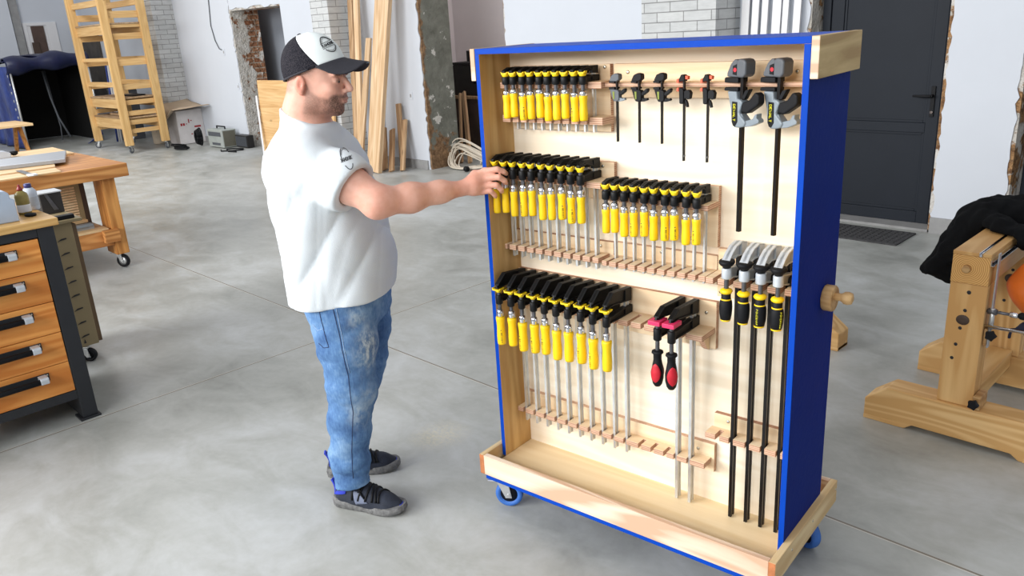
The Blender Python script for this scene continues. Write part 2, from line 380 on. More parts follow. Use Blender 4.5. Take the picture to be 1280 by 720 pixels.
def fclamp(t, reach, wb, tb, L, hd, knz, tipz, pz, armh, fz, ht, hb, hr, padmat='yelpad', style='wood', mark=None, spin=0):
    yr = wb / 2 + .009; yf = -reach
    g = wb * .22
    MB().prism([(-tb / 2, -wb / 2), (tb / 2, -wb / 2), (tb / 2, -g * 1.3), (tb * .2, -g), (tb * .2, g), (tb / 2, g * 1.3), (tb / 2, wb / 2), (-tb / 2, wb / 2), (-tb / 2, g * 1.3), (-tb * .2, g), (-tb * .2, -g), (-tb / 2, -g * 1.3)], 'z', -L, hd - .004).build('bar', 'steel', t)
    jw = .0062 if reach < .1 else .0088
    top = [(yr, hd), (yf + (.015 if reach < .1 else .032), knz), (yf - (.011 if reach < .1 else .008), tipz)]
    bot = [(yr, hd - .034 * (hd / .065)), (yf + .03, pz + .010), (yf - .013, pz + .0065)]
    j = MB().prism(top + bot[::-1], 'x', -.0035, .0035)
    j.prism(offs(top, .005), 'x', -jw, jw); j.prism(offs(bot, .004, False), 'x', -jw, jw)
    j.prism([(yr, hd), (yr - wb - .016, hd + .001), (yr - wb - .016, hd - .03 * (hd / .065)), (yr, hd - .034 * (hd / .065))], 'x', -jw, jw)
    j.build('fixed_jaw', 'black', t, .001)
    p = MB()
    w = .0102 if reach < .1 else .0155
    ln = .0105 if reach < .1 else .018
    p.prism([(-w, -ln), (w, -ln), (w * 1.05, 0), (w * .8, ln), (-w * .8, ln), (-w * 1.05, 0)], 'z', pz, pz + .005)
    for s in (-1, 1):
        p.prism([(s * w, pz), (s * (w + .004), pz + .007), (s * (w + .002), pz + .009), (s * (w - .004), pz + .004)], 'y', -ln * .8, ln * .5)
    if style == 'grip': p.box(-.0195, -.024, pz - .002, .0195, .026, pz + .011)
    p.lathe([(.0085, pz - .009), (.011, pz - .004), (.0125, pz)], n=14)
    p.xf(Matrix.Translation((0, yf, 0)) @ Matrix.Rotation(spin, 4, 'Z'))
    p.build('pad', padmat, t, .001)
    aw = .0068 if reach < .1 else .0095
    a = MB(); u = [(yr + .004, armh + .002), (yr - wb - .02, armh + .004), (yf, armh - .002)]; d = [(yr + .004, .0005), (yr - wb - .02, .0005), (yf, .002)]
    a.prism(u + d[::-1], 'x', -.004, .004); a.prism(offs(u, .005), 'x', -aw, aw); a.prism(offs(d, .004, False), 'x', -aw, aw)
    a.prism([(yr + .004, .0005), (yr + .004, armh + .002), (yr - wb - .018, armh + .003), (yr - wb - .018, .0005)], 'x', -aw, aw)
    a.lathe([(.0105, -.006), (.0125, -.003), (.0125, armh), (.0105, armh + .003)], (0, yf, 0), 'z', 18)
    a.build('sliding_arm', 'black', t, .001)
    sp = []; z = fz - .004; i = 0
    while z < pz - .004: sp.append((.0058 if i % 2 else .007, z)); z += .0022; i += 1
    MB().lathe(sp, (0, yf, 0), 'z', 14).build('spindle', 'thread', t)
    if style == 'wood':
        f = MB().lathe([(.0105, ht - .002), (.0118, ht), (.0118, fz - .004), (.0085, fz), (.007, fz + .001)], (0, yf, 0), 'z', 18)
        f.lathe([(.003, -.0115), (.003, .0115)], (0, yf, (ht + fz) / 2), 'x', 10); f.build('ferrule', 'chrome', t)
        handle_wood(t, yf, ht, hb, hr, mark)
    else:
        Lh = ht - hb
        h = MB().lathe([(.010, ht + .012), (.017, ht + .009), (.018, ht + .004), (.0125, ht - .002), (.0125, ht - Lh * .18), (.0155, ht - Lh * .34), (.019, ht - Lh * .55), (.0185, ht - Lh * .75), (.0145, ht - Lh * .92), (.009, hb)], (0, yf, 0), 'z', 24).build('handle', 'blackrub', t)
        for k in range(2):
            a0 = k * PI + (mark if mark is not None else -1.2)
            def fn(u, v, a0=a0):
                z = ht - Lh * (.26 + .58 * v); b = math.sin(PI * min(1, max(0, v))) ** .6 * .95; ang = a0 + (u - .5) * 1.9 * b
                rr = np.interp(z, [hb, ht - Lh * .92, ht - Lh * .75, ht - Lh * .55, ht - Lh * .34, ht - Lh * .18], [.009, .0145, .0185, .019, .0155, .0125]) + .0011
                return (rr * math.cos(ang), yf + rr * math.sin(ang), z)
            MB().sheet(fn, 8, 14, .0012).build('grip_inlay', 'red', h)

def cl(name, label, group, x, z, y=.1085):
    return thing(name, label, 'clamp', cab(x, y, z), CYAW, group)
specs = {
 1: dict(reach=.058, wb=.015, tb=.006, L=.156, hd=.046, knz=.047, tipz=.038, pz=.026, armh=.016, fz=-.024, ht=-.038, hb=-.114, hr=.0132),
 2: dict(reach=.083, wb=.020, tb=.0075, L=.300, hd=.065, knz=.069, tipz=.057, pz=.043, armh=.022, fz=-.021, ht=-.043, hb=-.128, hr=.0135),
 3: dict(reach=.058, wb=.015, tb=.006, L=.247, hd=.052, knz=.056, tipz=.049, pz=.035, armh=.019, fz=-.018, ht=-.037, hb=-.113, hr=.0132),
 4: dict(reach=.122, wb=.022, tb=.0085, L=.508, hd=.088, knz=.099, tipz=.068, pz=.046, armh=.025, fz=-.027, ht=-.053, hb=-.157, hr=.0165)}
where = {1: ('small', 'in the top left rack', 'small yellow-handled clamps in the top left rack'), 2: ('medium', 'in the middle left rack', 'yellow-handled clamps in the middle left rack'),
         3: ('small', 'in the rack right of centre', 'small yellow-handled clamps in the centre rack'), 4: ('large', 'in the lower left rack', 'large yellow-handled clamps in the lower left rack')}
marks = {1: {2: 1, 8: 0}, 2: {3: 0, 7: 1, 8: 1}, 3: {3: 0, 4: 0, 6: 1, 7: 1, 9: 0}, 4: {0: 1, 2: 0, 3: 0, 4: 0, 7: 0, 8: 0}}
for row, XX, S in ((1, X1, S1), (2, X2, S2), (3, X3, S3), (4, X4, S4)):
    size, wh, grp = where[row]; protos = {}
    for i, x in enumerate(XX):
        mk = {None: None, 0: -2.0, 1: -1.0}[marks[row].get(i)]
        lab = '%s bar clamp with yellow handle, %s from the left %s' % (size, NUM[i], wh) if i else '%s bar clamp with yellow handle, leftmost one %s' % (size, wh)
        if row == 2 and i == 0: lab = 'bar clamp with yellow handle held by the man, leftmost in the middle left rack'
        jz = random.uniform(-.004, .004) if i else 0
        key = (mk, i % 3)
        if key not in protos:
            t = cl('bar_clamp', lab, grp, x, S); P = dict(specs[row]); e = (.0, .005, -.004)[i % 3]
            P['ht'] += e; P['hb'] += e; P['fz'] += e
            fclamp(t, mark=mk, spin=(.0, .12, -.1)[i % 3], **P); protos[key] = t
        else: t = dup(protos[key], cab(x, .1085, S), CYAW, lab, grp)
        t.rotation_euler[2] = CYAW + (0, .03, -.025, .05, -.04, .015, 0, .03, -.03, -.02)[(i * 3 + row) % 10] * {1: .8, 2: .5 if i else 0, 3: .8, 4: .45}[row]
for i, x in enumerate(XR):
    t = cl('bar_clamp', ['left one of the two clamps with red and black handles in the lower rack', 'right one of the two clamps with red and black handles in the lower rack'][i], 'clamps with red and black grips', x, S4)
    fclamp(t, reach=.137, wb=.025, tb=.0095, L=.621, hd=.086, knz=.092, tipz=.072, pz=.05, armh=.03, fz=-.048, ht=-.05, hb=-.156, hr=.017, padmat='pink', style='grip', mark=(-1.45, -.85)[i])

# silver-jawed clamps on black bars
def silver_clamp(t, text_a):
    yf, zt = -.083, 0
    MB().prism([(-.005, -.013), (.005, -.013), (.005, -.005), (.0025, -.004), (.0025, .004), (.005, .005), (.005, .013), (-.005, .013), (-.005, .005), (-.0025, .004), (-.0025, -.004), (-.005, -.005)], 'z', -.807, .098).build('bar', 'blackmetal', t)
    up = [(.027, .1), (-.01, .109), (-.045, .103), (-.07, .09), (-.092, .072)]; lo = [(.027, .062), (-.0, .066), (-.04, .07), (-.066, .066), (-.088, .058)]
    j = MB().prism(up + lo[::-1], 'x', -.005, .005); j.prism(offs(up, .006), 'x', -.012, .012); j.prism(offs(lo, .004, False), 'x', -.012, .012)
    j.prism([(.027, .1), (-.012, .108), (-.012, .067), (.027, .062)], 'x', -.012, .012); j.build('fixed_jaw', 'silver', t, .0012)
    MB().lathe([(.006, .028), (.012, .044), (.019, .05), (.0222, .056), (.021, .062), (.012, .064)], (0, yf, .008), 'z', 20, sx=1, sy=1.15).build('pad', 'blackrub', t)
    u = [(.026, .034), (-.03, .04), (yf, .05)]; d = [(.026, .002), (-.03, .006), (yf, .02)]
    a = MB().prism(u + d[::-1], 'x', -.005, .005); a.prism(offs(u, .006), 'x', -.011, .011); a.prism(offs(d, .005, False), 'x', -.011, .011)
    a.lathe([(.012, .016), (.0145, .018), (.0145, .046), (.012, .048)], (0, yf, 0), 'z', 20); a.build('sliding_arm', 'silver', t, .0012)
    MB().prism([(.026, .0006), (.026, .022), (-.022, .026), (-.03, .004), (-.024, .0006)], 'x', -.0135, .0135).build('slide_block', 'blackrub', t, .002)
    sp = []; z = -.03; i = 0
    while z < .04: sp.append((.006 if i % 2 else .0072, z)); z += .0024; i += 1
    MB().lathe(sp, (0, yf, 0), 'z', 14).build('spindle', 'thread', t)
    h = MB().lathe([(.008, -.036), (.0135, -.04), (.0135, -.052), (.0145, -.056), (.0175, -.064), (.0185, -.08), (.0175, -.1), (.0145, -.117), (.012, -.119)], (0, yf, .011), 'z', 24).build('handle', 'blackrub', t)
    MB().lathe([(.009, -.024), (.016, -.027), (.0185, -.032), (.016, -.037), (.01, -.041)], (0, yf, .011), 'z', 12).build('guard_ring', 'yellow', h)
    MB().lathe([(.0137, -.0535), (.0148, -.055), (.0152, -.0572), (.0142, -.0585)], (0, yf, .011), 'z', 24).build('grip_band', 'yellow', h)
    MB().lathe([(.0148, -.1165), (.0142, -.121), (.009, -.122)], (0, yf, .011), 'z', 24).build('end_cap', 'yellow', h)
    if text_a is not None:
        mk = MB(); st, wd = text_strokes('POWERMAX', .0055, 1.1)
        for s in st:
            pts = []
            for (u_, v) in s:
                rr = float(np.interp(-.065 - u_, [-.119, -.1, -.08, -.064], [.0145, .0175, .0185, .0175])) + .0002; an = text_a + v / .018
                pts.append((rr * math.cos(an), yf + rr * math.sin(an), -.054 - u_))
            mk.tube(pts, .0006, 4)
        mk.build('lettering', 'label_y', h)
for i, x in enumerate(XS):
    t = cl('bar_clamp', ('silver jawed clamp on black bar, %s from left beside the blue side panel' % NUM[i]) if i else 'silver jawed clamp on black bar, leftmost of the four in the right rack', 'silver clamps on black bars', x, .988)
    silver_clamp(t, {2: -1.75, 3: -.7}.get(i))

# trigger clamps hooked on the top rail. local x along the rail, z up, origin at the rail height on the bar axis
def xz(mb, pts, y0, y1, mi=0): return mb.prism(pts, 'y', y0, y1, mi)
def big_trigger(t):
    MB().box(-.0042, -.006, -.4, .0062, .006, .06).build('bar', 'blackmetal', t, .001)
    xz(MB(), [(-.007, .064), (.004, .069), (.021, .066), (.026, .058), (.025, .028), (.015, .02), (-.007, .021)], -.02, .02).build('fixed_head', 'greypl', t, .005, 3)
    xz(MB(), [(-.042, .022), (-.042, .032), (-.036, .043), (-.029, .056), (-.017, .067), (-.0065, .066), (-.0065, .021)], -.0165, .0165).build('fixed_jaw', 'greypl', t, .003)
    h = t.children[-1]
    xz(MB(), [(-.021, .05), (-.0075, .055), (-.0075, .026), (-.021, .028)], -.0178, -.0160).build('side_cover', 'blackrub', h, .001)
    MB().lathe([(.0055, -.0185), (.0058, -.0165)], (-.0125, 0, .04), 'y', 16).build('release_button', 'red', h)
    for (z0, z1) in ((.0062, .02), (-.0155, -.0062)):
        xz(MB(), [(-.055, z0), (-.0065, z0), (-.0065, z1), (-.052, z1), (-.055, z1 - .003)], -.012, .026).build('jaw_pad', 'blackrub', t, .002)
    b = xz(MB(), [(-.042, -.0158), (-.009, -.0158), (-.006, -.036), (.003, -.036), (.013, -.043), (.002, -.072), (.026, -.096), (.02, -.107), (.002, -.111), (-.015, -.111), (-.025, -.098), (-.029, -.06)], -.0145, .0145).build('trigger_body', 'greylt', t, .004, 3)
    xz(MB(), [(-.022, -.042), (-.004, -.043), (-.002, -.095), (-.01, -.108), (-.017, -.106), (-.022, -.095)], -.0162, -.0140).build('label_plate', 'blackrub', b, .0015)
    mk = MB(); st, wd = text_strokes('DEWALT', .0073, 1.05)
    for s in st: mk.tube([(-.0165 + v, -.0165, -.049 - u) for (u, v) in s], .0010, 4)
    mk.build('lettering', 'label_y', b)
    xz(MB(), [(.003, -.034), (.014, -.013), (.029, -.009), (.026, -.016), (.013, -.037)], -.008, .008).build('release_lever', 'blackrub', t, .002)
    xz(MB(), [(.006, -.046), (.034, -.036), (.049, -.018), (.056, -.016), (.066, -.023), (.067, -.044), (.06, -.052), (.026, -.073), (.006, -.07)], -.0125, .0125).build('grip', 'blackrub', t, .005, 3)
    xz(MB(), [(.001, -.074), (.007, -.073), (.02, -.092), (.046, -.085), (.053, -.073), (.06, -.071), (.059, -.082), (.067, -.087), (.067, -.094), (.04, -.105), (.02, -.108), (.005, -.107)], -.0105, .0105).build('trigger', 'greylt', t, .002)
def small_trigger(t, grey):
    MB().box(-.0020, -.004, -.166, .0024, .004, .03).build('bar', 'blackmetal', t)
    hm = 'greypl' if grey else 'blackrub'
    xz(MB(), [(-.022, .0112), (-.021, .017), (-.014, .029), (-.001, .034), (.011, .032), (.013, .028), (.013, .017), (.004, .0112)], -.009, .009).build('fixed_jaw', hm, t, .002)
    for z0, z1 in ((.0062, .0118), (-.0122, -.0062)):
        xz(MB(), [(-.026, z0), (-.005, z0), (-.005, z1), (-.026, z1)], -.007, .02).build('jaw_pad', 'blackrub', t, .001)
    b = xz(MB(), [(-.022, -.0118), (-.008, -.0118), (.008, -.014), (.012, -.02), (.012, -.042), (.004, -.047), (-.008, -.046), (-.013, -.038)], -.0085, .0085).build('trigger_body', hm, t, .002)
    xz(MB(), [(-.0105, -.018), (-.0035, -.018), (-.0035, -.039), (-.0085, -.04)], -.0094, -.0082).build('label_plate', plain('olive_label', srgb(120, 130, 40), .5), b)
    xz(MB(), [(.01, -.022), (.022, -.013), (.031, -.008), (.034, -.012), (.032, -.019), (.02, -.027), (.011, -.031)], -.006, .006).build('grip', 'blackrub', t, .002)
    xz(MB(), [(.006, -.036), (.013, -.036), (.023, -.038), (.03, -.036), (.032, -.042), (.018, -.046), (.005, -.047)], -.005, .005).build('trigger', 'greylt' if grey else 'blackrub', t, .001)
def pistol_clamp(t):
    MB().box(-.0020, -.004, -.212, .0024, .004, .026).build('bar', 'blackmetal', t)
    MB().box(-.0027, -.0045, -.2, .0031, .0045, -.195).build('stop_pin', 'thread', t)
    j = xz(MB(), [(-.013, .009), (-.013, .016), (-.006, .029), (.003, .028), (.006, .02), (.005, .0105)], -.009, .009).build('fixed_jaw', 'blackrub', t, .002)
    xz(MB(), [(.0062, .026), (.015, .024), (.014, .015), (.0062, .0165)], -.006, .006).build('release_button', 'orange', j, .001)
    for z0, z1 in ((.0062, .018), (-.017, -.0062)):
        xz(MB(), [(-.021, z0), (-.0135, z0), (-.0135, z1), (-.021, z1 - .002)], -.008, .02).build('jaw_pad', 'orange', t, .001)
    xz(MB(), [(-.0132, -.0065), (-.003, -.009), (.002, -.012), (.003, -.046), (-.003, -.052), (-.011, -.05)], -.009, .009).build('trigger_body', 'blackrub', t, .002)
    xz(MB(), [(.003, -.017), (.009, -.013), (.018, -.013), (.024, -.021), (.021, -.037), (.014, -.039), (.012, -.036), (.006, -.036), (.003, -.04)], -.007, .007).build('grip', 'blackrub', t, .003)
    xz(MB(), [(.003, -.041), (.008, -.04), (.013, -.05), (.0145, -.06), (.0095, -.061), (.006, -.052)], -.004, .004).build('trigger', 'blackrub', t, .001)
TY = .0705
for i, x in enumerate((.879, .979)):
    t = thing('trigger_clamp', ['left one of two large grey trigger clamps hanging on the top rail', 'large grey trigger clamp on the top rail, next to the blue side panel'][i], 'clamp', cab(x, TY, 1.532), CYAW - .34, 'large grey trigger clamps')
    big_trigger(t)
for i, x in enumerate((.487, .562, .636)):
    t = thing('trigger_clamp', ['small trigger clamp with grey jaws, leftmost on the top rail', 'small black trigger clamp, second from the left on the top rail', 'small black trigger clamp, third from the left on the top rail'][i], 'clamp', cab(x, TY + .004, 1.532), CYAW - .12, 'small trigger clamps on the top rail')
    small_trigger(t, i == 0)
for i, x in enumerate((.706, .778)):
    t = thing('trigger_clamp', ['black trigger clamp with orange pads, fourth from left on the top rail', 'black trigger clamp with orange pads, beside the large grey clamps'][i], 'clamp', cab(x, TY + .004, 1.532), CYAW - .12, 'orange padded trigger clamps')
    pistol_clamp(t)
# ------------------------------------------------------------------ room shell
M['wall'] = plain('white_plaster', srgb(208, 213, 221), .85, 0, .025, 1.2, .15, 12, .1)
M['wall_pink'] = plain('warm_white_plaster', srgb(232, 226, 228), .85, 0, .04, 1.5, .1, 12, .1)
M['wall_grey'] = plain('grey_wall_paint', srgb(150, 156, 166), .8, 0, .05, 2, .1, 12, .1)
M['dark_grey'] = plain('anthracite_door_paint', srgb(33, 38, 46), .55, 0, .06, 3, .05, 80, .2)
def exposed(bias=.55, name='exposed_masonry', c1=(148, 100, 74), c2=(172, 128, 98), c3=(178, 164, 148)):
    m = NT(name); v = m.coord(False)
    sp = m.n('SeparateXYZ'); m.l(v, sp.inputs[0])
    cb = m.n('CombineXYZ'); m.l(m.math('ADD', sp.outputs[0], sp.outputs[1]), cb.inputs[0]); m.l(sp.outputs[2], cb.inputs[1])
    br = m.n('TexBrick'); m.l(cb.outputs[0], br.inputs['Vector'])
    br.inputs['Scale'].default_value = 1; br.inputs['Brick Width'].default_value = .24; br.inputs['Row Height'].default_value = .085; br.inputs['Mortar Size'].default_value = .009
    br.inputs['Color1'].default_value = srgb(*c1); br.inputs['Color2'].default_value = srgb(*c2); br.inputs['Mortar'].default_value = srgb(*c3)
    n = m.noise(v, 4.5, 6, .62, .3)
    f = m.ramp(m.math('ADD', n, m.math('MULTIPLY', m.math('SUBTRACT', 6.72, sp.outputs[1]), bias)), [(.465, (0, 0, 0)), (.495, (1, 1, 1))])
    pl = m.ramp(m.noise(v, 9, 5, .6), [(.35, srgb(176, 170, 160)), (.6, srgb(214, 210, 204))])
    dk = m.mix(m.ramp(m.noise(v, 22, 4, .7), [(.45, (0, 0, 0)), (.62, (.8, .8, .8))]), br.outputs['Color'], srgb(84, 58, 44))
    m.col(m.mix(f, dk, pl)); m.bump(m.math('ADD', n, m.noise(v, 30, 4)), .9, .03); return m.set(.9, 0, .1)
M['exposed'] = exposed(); M['exposed_brown'] = exposed(-.15, 'exposed_brown_brick', (148, 112, 78), (176, 138, 98), (150, 120, 90))
def pier_mat():
    m = NT('bare_cement_render'); v = m.coord(False)
    sp = m.n('SeparateXYZ'); m.l(v, sp.inputs[0])
    n = m.noise(v, 3.2, 6, .6, .2)
    base = m.ramp(m.noise(v, 6, 5, .65), [(.3, srgb(104, 106, 98)), (.7, srgb(134, 137, 128))])
    low = m.ramp(m.math('MULTIPLY_ADD', sp.outputs[2], -.55, m.math('ADD', n, .12)), [(.42, (0, 0, 0)), (.46, (1, 1, 1))])
    brown = m.ramp(m.noise(v, 14, 5, .7), [(.35, srgb(92, 72, 56)), (.65, srgb(158, 128, 98))])
    edge = m.ramp(m.math('ADD', m.math('MULTIPLY', m.math('SUBTRACT', 6.60, sp.outputs[1]), 4.2), m.math('MULTIPLY', m.math('SUBTRACT', n, .5), 1.4)), [(.16, (0, 0, 0)), (.24, (1, 1, 1))])
    lt = m.ramp(m.noise(v, 5, 5, .65), [(.62, (0, 0, 0)), (.65, (1, 1, 1))])
    c = m.mix(lt, base, srgb(206, 206, 200)); c = m.mix(low, c, brown); c = m.mix(edge, c, brown)
    m.col(c); m.bump(m.noise(v, 18, 5), .7, .02); return m.set(.9, 0, .1)
M['pier'] = pier_mat()
def brick_mat():
    m = NT('grey_brick_cladding'); v = m.coord(False)
    sp = m.n('SeparateXYZ'); m.l(v, sp.inputs[0])
    cb = m.n('CombineXYZ'); m.l(m.math('ADD', sp.outputs[0], m.math('MULTIPLY', sp.outputs[1], -1)), cb.inputs[0]); m.l(sp.outputs[2], cb.inputs[1])
    br = m.n('TexBrick'); m.l(cb.outputs[0], br.inputs['Vector'])
    br.inputs['Scale'].default_value = 1; br.inputs['Brick Width'].default_value = .27; br.inputs['Row Height'].default_value = .083; br.inputs['Mortar Size'].default_value = .005; br.inputs['Mortar Smooth'].default_value = .2
    br.inputs['Color1'].default_value = srgb(192, 195, 196); br.inputs['Color2'].default_value = srgb(206, 208, 208); br.inputs['Mortar'].default_value = srgb(92, 92, 92)
    m.col(m.mix(.35, br.outputs['Color'], m.ramp(m.noise(m.scale(v, 3, 3, 14), 3, 4, .6), [(.3, (.42, .43, .43)), (.7, (.68, .69, .69))]), 'MIX')); m.bump(br.outputs['Fac'], -.4, .01); return m.set(.85, 0, .15)
M['brickclad'] = brick_mat()
def floor_mat():
    m = NT('polished_concrete'); v = m.coord(False)
    sp = m.n('SeparateXYZ'); m.l(v, sp.inputs[0])
    n1 = m.noise(v, .7, 5, .55, .5); n2 = m.noise(m.scale(v, 1, 1.6, 1), 2.6, 6, .62, .8); n3 = m.noise(v, 24, 4, .6)
    f = m.math('ADD', m.math('MULTIPLY', n1, .5), m.math('ADD', m.math('MULTIPLY', n2, .4), m.math('MULTIPLY', n3, .1)))
    c = m.ramp(f, [(.36, srgb(139, 141, 136)), (.5, srgb(166, 168, 164)), (.64, srgb(188, 191, 191))])
    # saw-cut control joints, a pale dusty patch, scratches
    def line(sock, at, w): return m.math('LESS_THAN', m.math('ABSOLUTE', m.math('SUBTRACT', sock, at)), w)
    j = m.math('MAXIMUM', line(sp.outputs[1], JY, .0045), line(sp.outputs[0], JX, .0045))
    jw = m.math('MAXIMUM', line(sp.outputs[1], JY - .006, .003), line(sp.outputs[0], JX - .006, .003))
    c = m.mix(m.math('MULTIPLY', jw, .6), c, srgb(214, 210, 200))
    c = m.mix(m.math('MULTIPLY', j, .8), c, srgb(104, 92, 76))
    dx = m.math('SUBTRACT', sp.outputs[0], -2.54); dy = m.math('SUBTRACT', sp.outputs[1], 1.96)
    dd = m.math('SQRT', m.math('ADD', m.math('MULTIPLY', dx, dx), m.math('MULTIPLY', dy, dy)))
    dust = m.math('MULTIPLY', m.ramp(m.math('ADD', dd, m.math('MULTIPLY', n2, .16)), [(.08, (1, 1, 1)), (.24, (0, 0, 0))]), m.ramp(m.noise(v, 70, 3, .7), [(.4, (.05, .05, .05)), (.65, (.7, .7, .7))]))
    c = m.mix(dust, c, srgb(214, 202, 166))
    m.col(c)
    m.l(m.ramp(m.math('ADD', m.math('MULTIPLY', n2, .6), m.math('MULTIPLY', n1, .4)), [(.35, (.3, .3, .3)), (.65, (.5, .5, .5))]), m.b.inputs['Roughness'])
    m.bump(n3, .04, .003)
    m.b.inputs['Specular IOR Level'].default_value = .45
    return m.mat
JY, JX = 2.45, -4.015
M['floor'] = floor_mat()
M['stonebase'] = plain('grey_stone_skirting', srgb(150, 150, 150), .6, 0, .18, 6)
struct(MB().box(-21, -4, -.1, 4, 11, 0).build('floor', 'floor'))
rj = random.Random(3)
HW = 4.3
def jag(x, z0, z1, amp, step=.045):
    pts = []; z = z0
    while z < z1:
        pts.append((x + rj.uniform(-amp, amp), z)); z += rj.uniform(step * .6, step * 1.5)
    pts.append((x, z1)); return pts
def wallseg(name, x0, x1, z0, z1, jl=0, jr=0, jb=0, slot='exposed', y0=6.5, y1=6.98):
    left = jag(x0, z0, z1, jl) if jl else [(x0, z0), (x0, z1)]
    right = jag(x1, z0, z1, jr) if jr else [(x1, z0), (x1, z1)]
    bot = []
    if jb:
        x = x0 + .1
        while x < x1 - .1: bot.append((x, z0 + rj.uniform(-jb, jb))); x += rj.uniform(.05, .14)
    # the masonry core, and a plaster skin that breaks off unevenly short of the openings
    core = MB().prism([(x0, z0), (x1, z0), (x1, z1), (x0, z1)], 'y', y0, y1).build(name, [slot])
    struct(core)
    ins = .022
    pts = [(p[0], p[1] + (ins if jb else 0)) for p in bot] + [(p[0] - (ins if jr else 0), p[1]) for p in right] + [(p[0] + (ins if jl else 0), p[1]) for p in left[::-1]]
    if jb: pts = [(x0, z0 + ins)] + pts[:len(bot)] + [(x1, z0 + ins), (x1, z1), (x0, z1)]
    return struct(MB().prism(pts, 'y', y0 - .012, y0 - .0005).build(name, ['wall', 'wall']))
wallseg('wall_back', -20.2, -12.9, 0, HW, 0, .03)
wallseg('wall_back', -12.90, -11.3, 2.19, HW, 0, 0, .025)
wallseg('wall_back', -11.30, -8.07, 0, HW, 0, .018, 0, 'pier')
wallseg('wall_back', -8.07, -6.6, 2.75, HW, 0, 0, .02)
wallseg('wall_back', -6.6, -3.08, 0, HW, .015, .02, 0, 'exposed_brown')
wallseg('wall_back', -3.08, -2.05, 2.12, HW, 0, 0, .02)
wallseg('wall_back', -2.05, -1.53, 0, HW, .012, .014, 0, 'exposed_brown')
wallseg('wall_back', -1.53, -.42, 2.12, HW, 0, 0, .02)
wallseg('wall_back', -.42, 3.5, 0, HW, .02, 0)
struct(MB().box(-20.2, -4, 0, -20, 6.5, HW).build('wall_left', 'wall'))
for n, (x0, x1) in enumerate(((-15.496, -15.02), (-9.85, -9.43), (-4.459, -3.714))):
    struct(MB().box(x0, 6.1, 0, x1, 6.4875, HW).build('trim_%d' % (n + 1), 'brickclad'))
# grey room behind the broken doorway, storage room behind the second opening
struct(MB().box(-15, 7.3, 0, -10.2, 7.4, HW).build('wall_corridor', 'wall_grey'))
struct(MB().box(-9.9, 8.6, 0, -4.2, 8.7, HW).build('wall_storage', 'wall_pink'))
struct(MB().box(-9.95, 6.99, 0, -9.85, 8.6, HW).build('wall_storage', 'wall_pink'))
struct(MB().box(-6.55, 6.99, 0, -6.45, 8.6, HW).build('wall_storage', 'wall_pink'))
# skirting
for n, (x0, x1, h) in enumerate(((-2.03, -1.56, .125), (-9.42, -8.12, .115), (-6.57, -4.47, .12), (-11.28, -9.86, .12), (-12.9 - 2.1, -12.95, .1))):
    struct(MB().box(x0, 6.465, 0, x1, 6.4875, h).build('baseboard_back', 'stonebase', None, .002))
# wiring on the walls
def wallbox(x, z, label):
    t = thing('wall_socket', label, 'socket', (x, 6.4875, z))
    MB().box(-.035, -.006, -.05, .035, 0, .05).build('plate', 'wall', t, .003); MB().box(-.014, -.008, -.02, .014, -.0062, .02).build('socket_insert', 'stonebase', t, .001)
wallbox(-8.36, .93, 'small white wall socket between the leaning boards and the bare pier')
wallbox(-13.0, 1.0, 'small white wall box left of the broken doorway')
wallbox(-13.32, 1.56, 'white junction box at the end of the hanging wall cable')
cb = MB().tube([(-13.56, 6.475, 3.2), (-13.55, 6.475, 2.4), (-13.62, 6.475, 2.0), (-13.55, 6.475, 1.75), (-13.45, 6.475, 1.62), (-13.37, 6.475, 1.60)], .008, 6).build('wall_cable', 'greypl')
tag(cb, 'thin grey cable hanging down the white wall left of the doorway', 'cable')

# dark entrance door
dr = bpy.data.objects.new('door_1', None); C.objects.link(dr); dr['kind'] = 'structure'; dr.location = (0, 6.655, 0)
MB().box(-3.06, .0, 0, -2.995, .07, 2.1).box(-2.105, 0, 0, -2.04, .07, 2.1).box(-3.06, 0, 2.03, -2.04, .07, 2.1).build('door_frame', 'dark_grey', dr, .004)
dl = MB().box(-2.99, .012, .02, -2.89, .06, 2.02).box(-2.2, .012, .02, -2.11, .06, 2.02).box(-2.89, .012, .02, -2.2, .06, .11).box(-2.89, .012, .735, -2.2, .06, .81).box(-2.89, .012, 1.93, -2.2, .06, 2.02)
dl.box(-2.89, .03, .11, -2.2, .05, .735).box(-2.89, .03, .81, -2.2, .05, 1.93)
for (z0, z1) in ((.11, .735), (.81, 1.93)):
    for q in (((-2.89, z0, -2.87, z1)), ((-2.22, z0, -2.2, z1)), ((-2.87, z0, -2.22, z0 + .02)), ((-2.87, z1 - .02, -2.22, z1))): dl.box(q[0], .022, q[1], q[2], .032, q[3])
lf = dl.build('door_leaf', 'dark_grey', dr, .003)
h = MB().box(-2.175, .0, .86, -2.145, .012, 1.09); h.cyl((-2.16, .005, 1.02), (-2.16, -.045, 1.02), .01, 12); h.tube([(-2.16, -.045, 1.02), (-2.2, -.05, 1.02), (-2.29, -.048, 1.02)], [.011, .011, .008], 10)
h.build('door_handle', 'blackrub', lf, .002)
MB().lathe([(.011, .0), (.011, -.004)], (-2.16, 0, .895), 'y', 14).build('lock_cylinder', 'chrome', lf)
struct(MB().box(-3.08, 6.5, 0, -2.04, 6.7, .018).build('trim_4', 'stonebase'))
d2 = bpy.data.objects.new('door_2', None); C.objects.link(d2); d2['kind'] = 'structure'; d2.location = (0, 6.655, 0)
MB().box(-1.5, 0, 0, -1.42, .07, 2.1).box(-.5, 0, 0, -.42, .07, 2.1).box(-1.5, 0, 2.02, -.42, .07, 2.1).build('door_frame', 'dark_grey', d2, .004)
MB().box(-1.415, .015, .02, -.505, .06, 2.01).build('door_leaf', 'dark_grey', d2, .003)
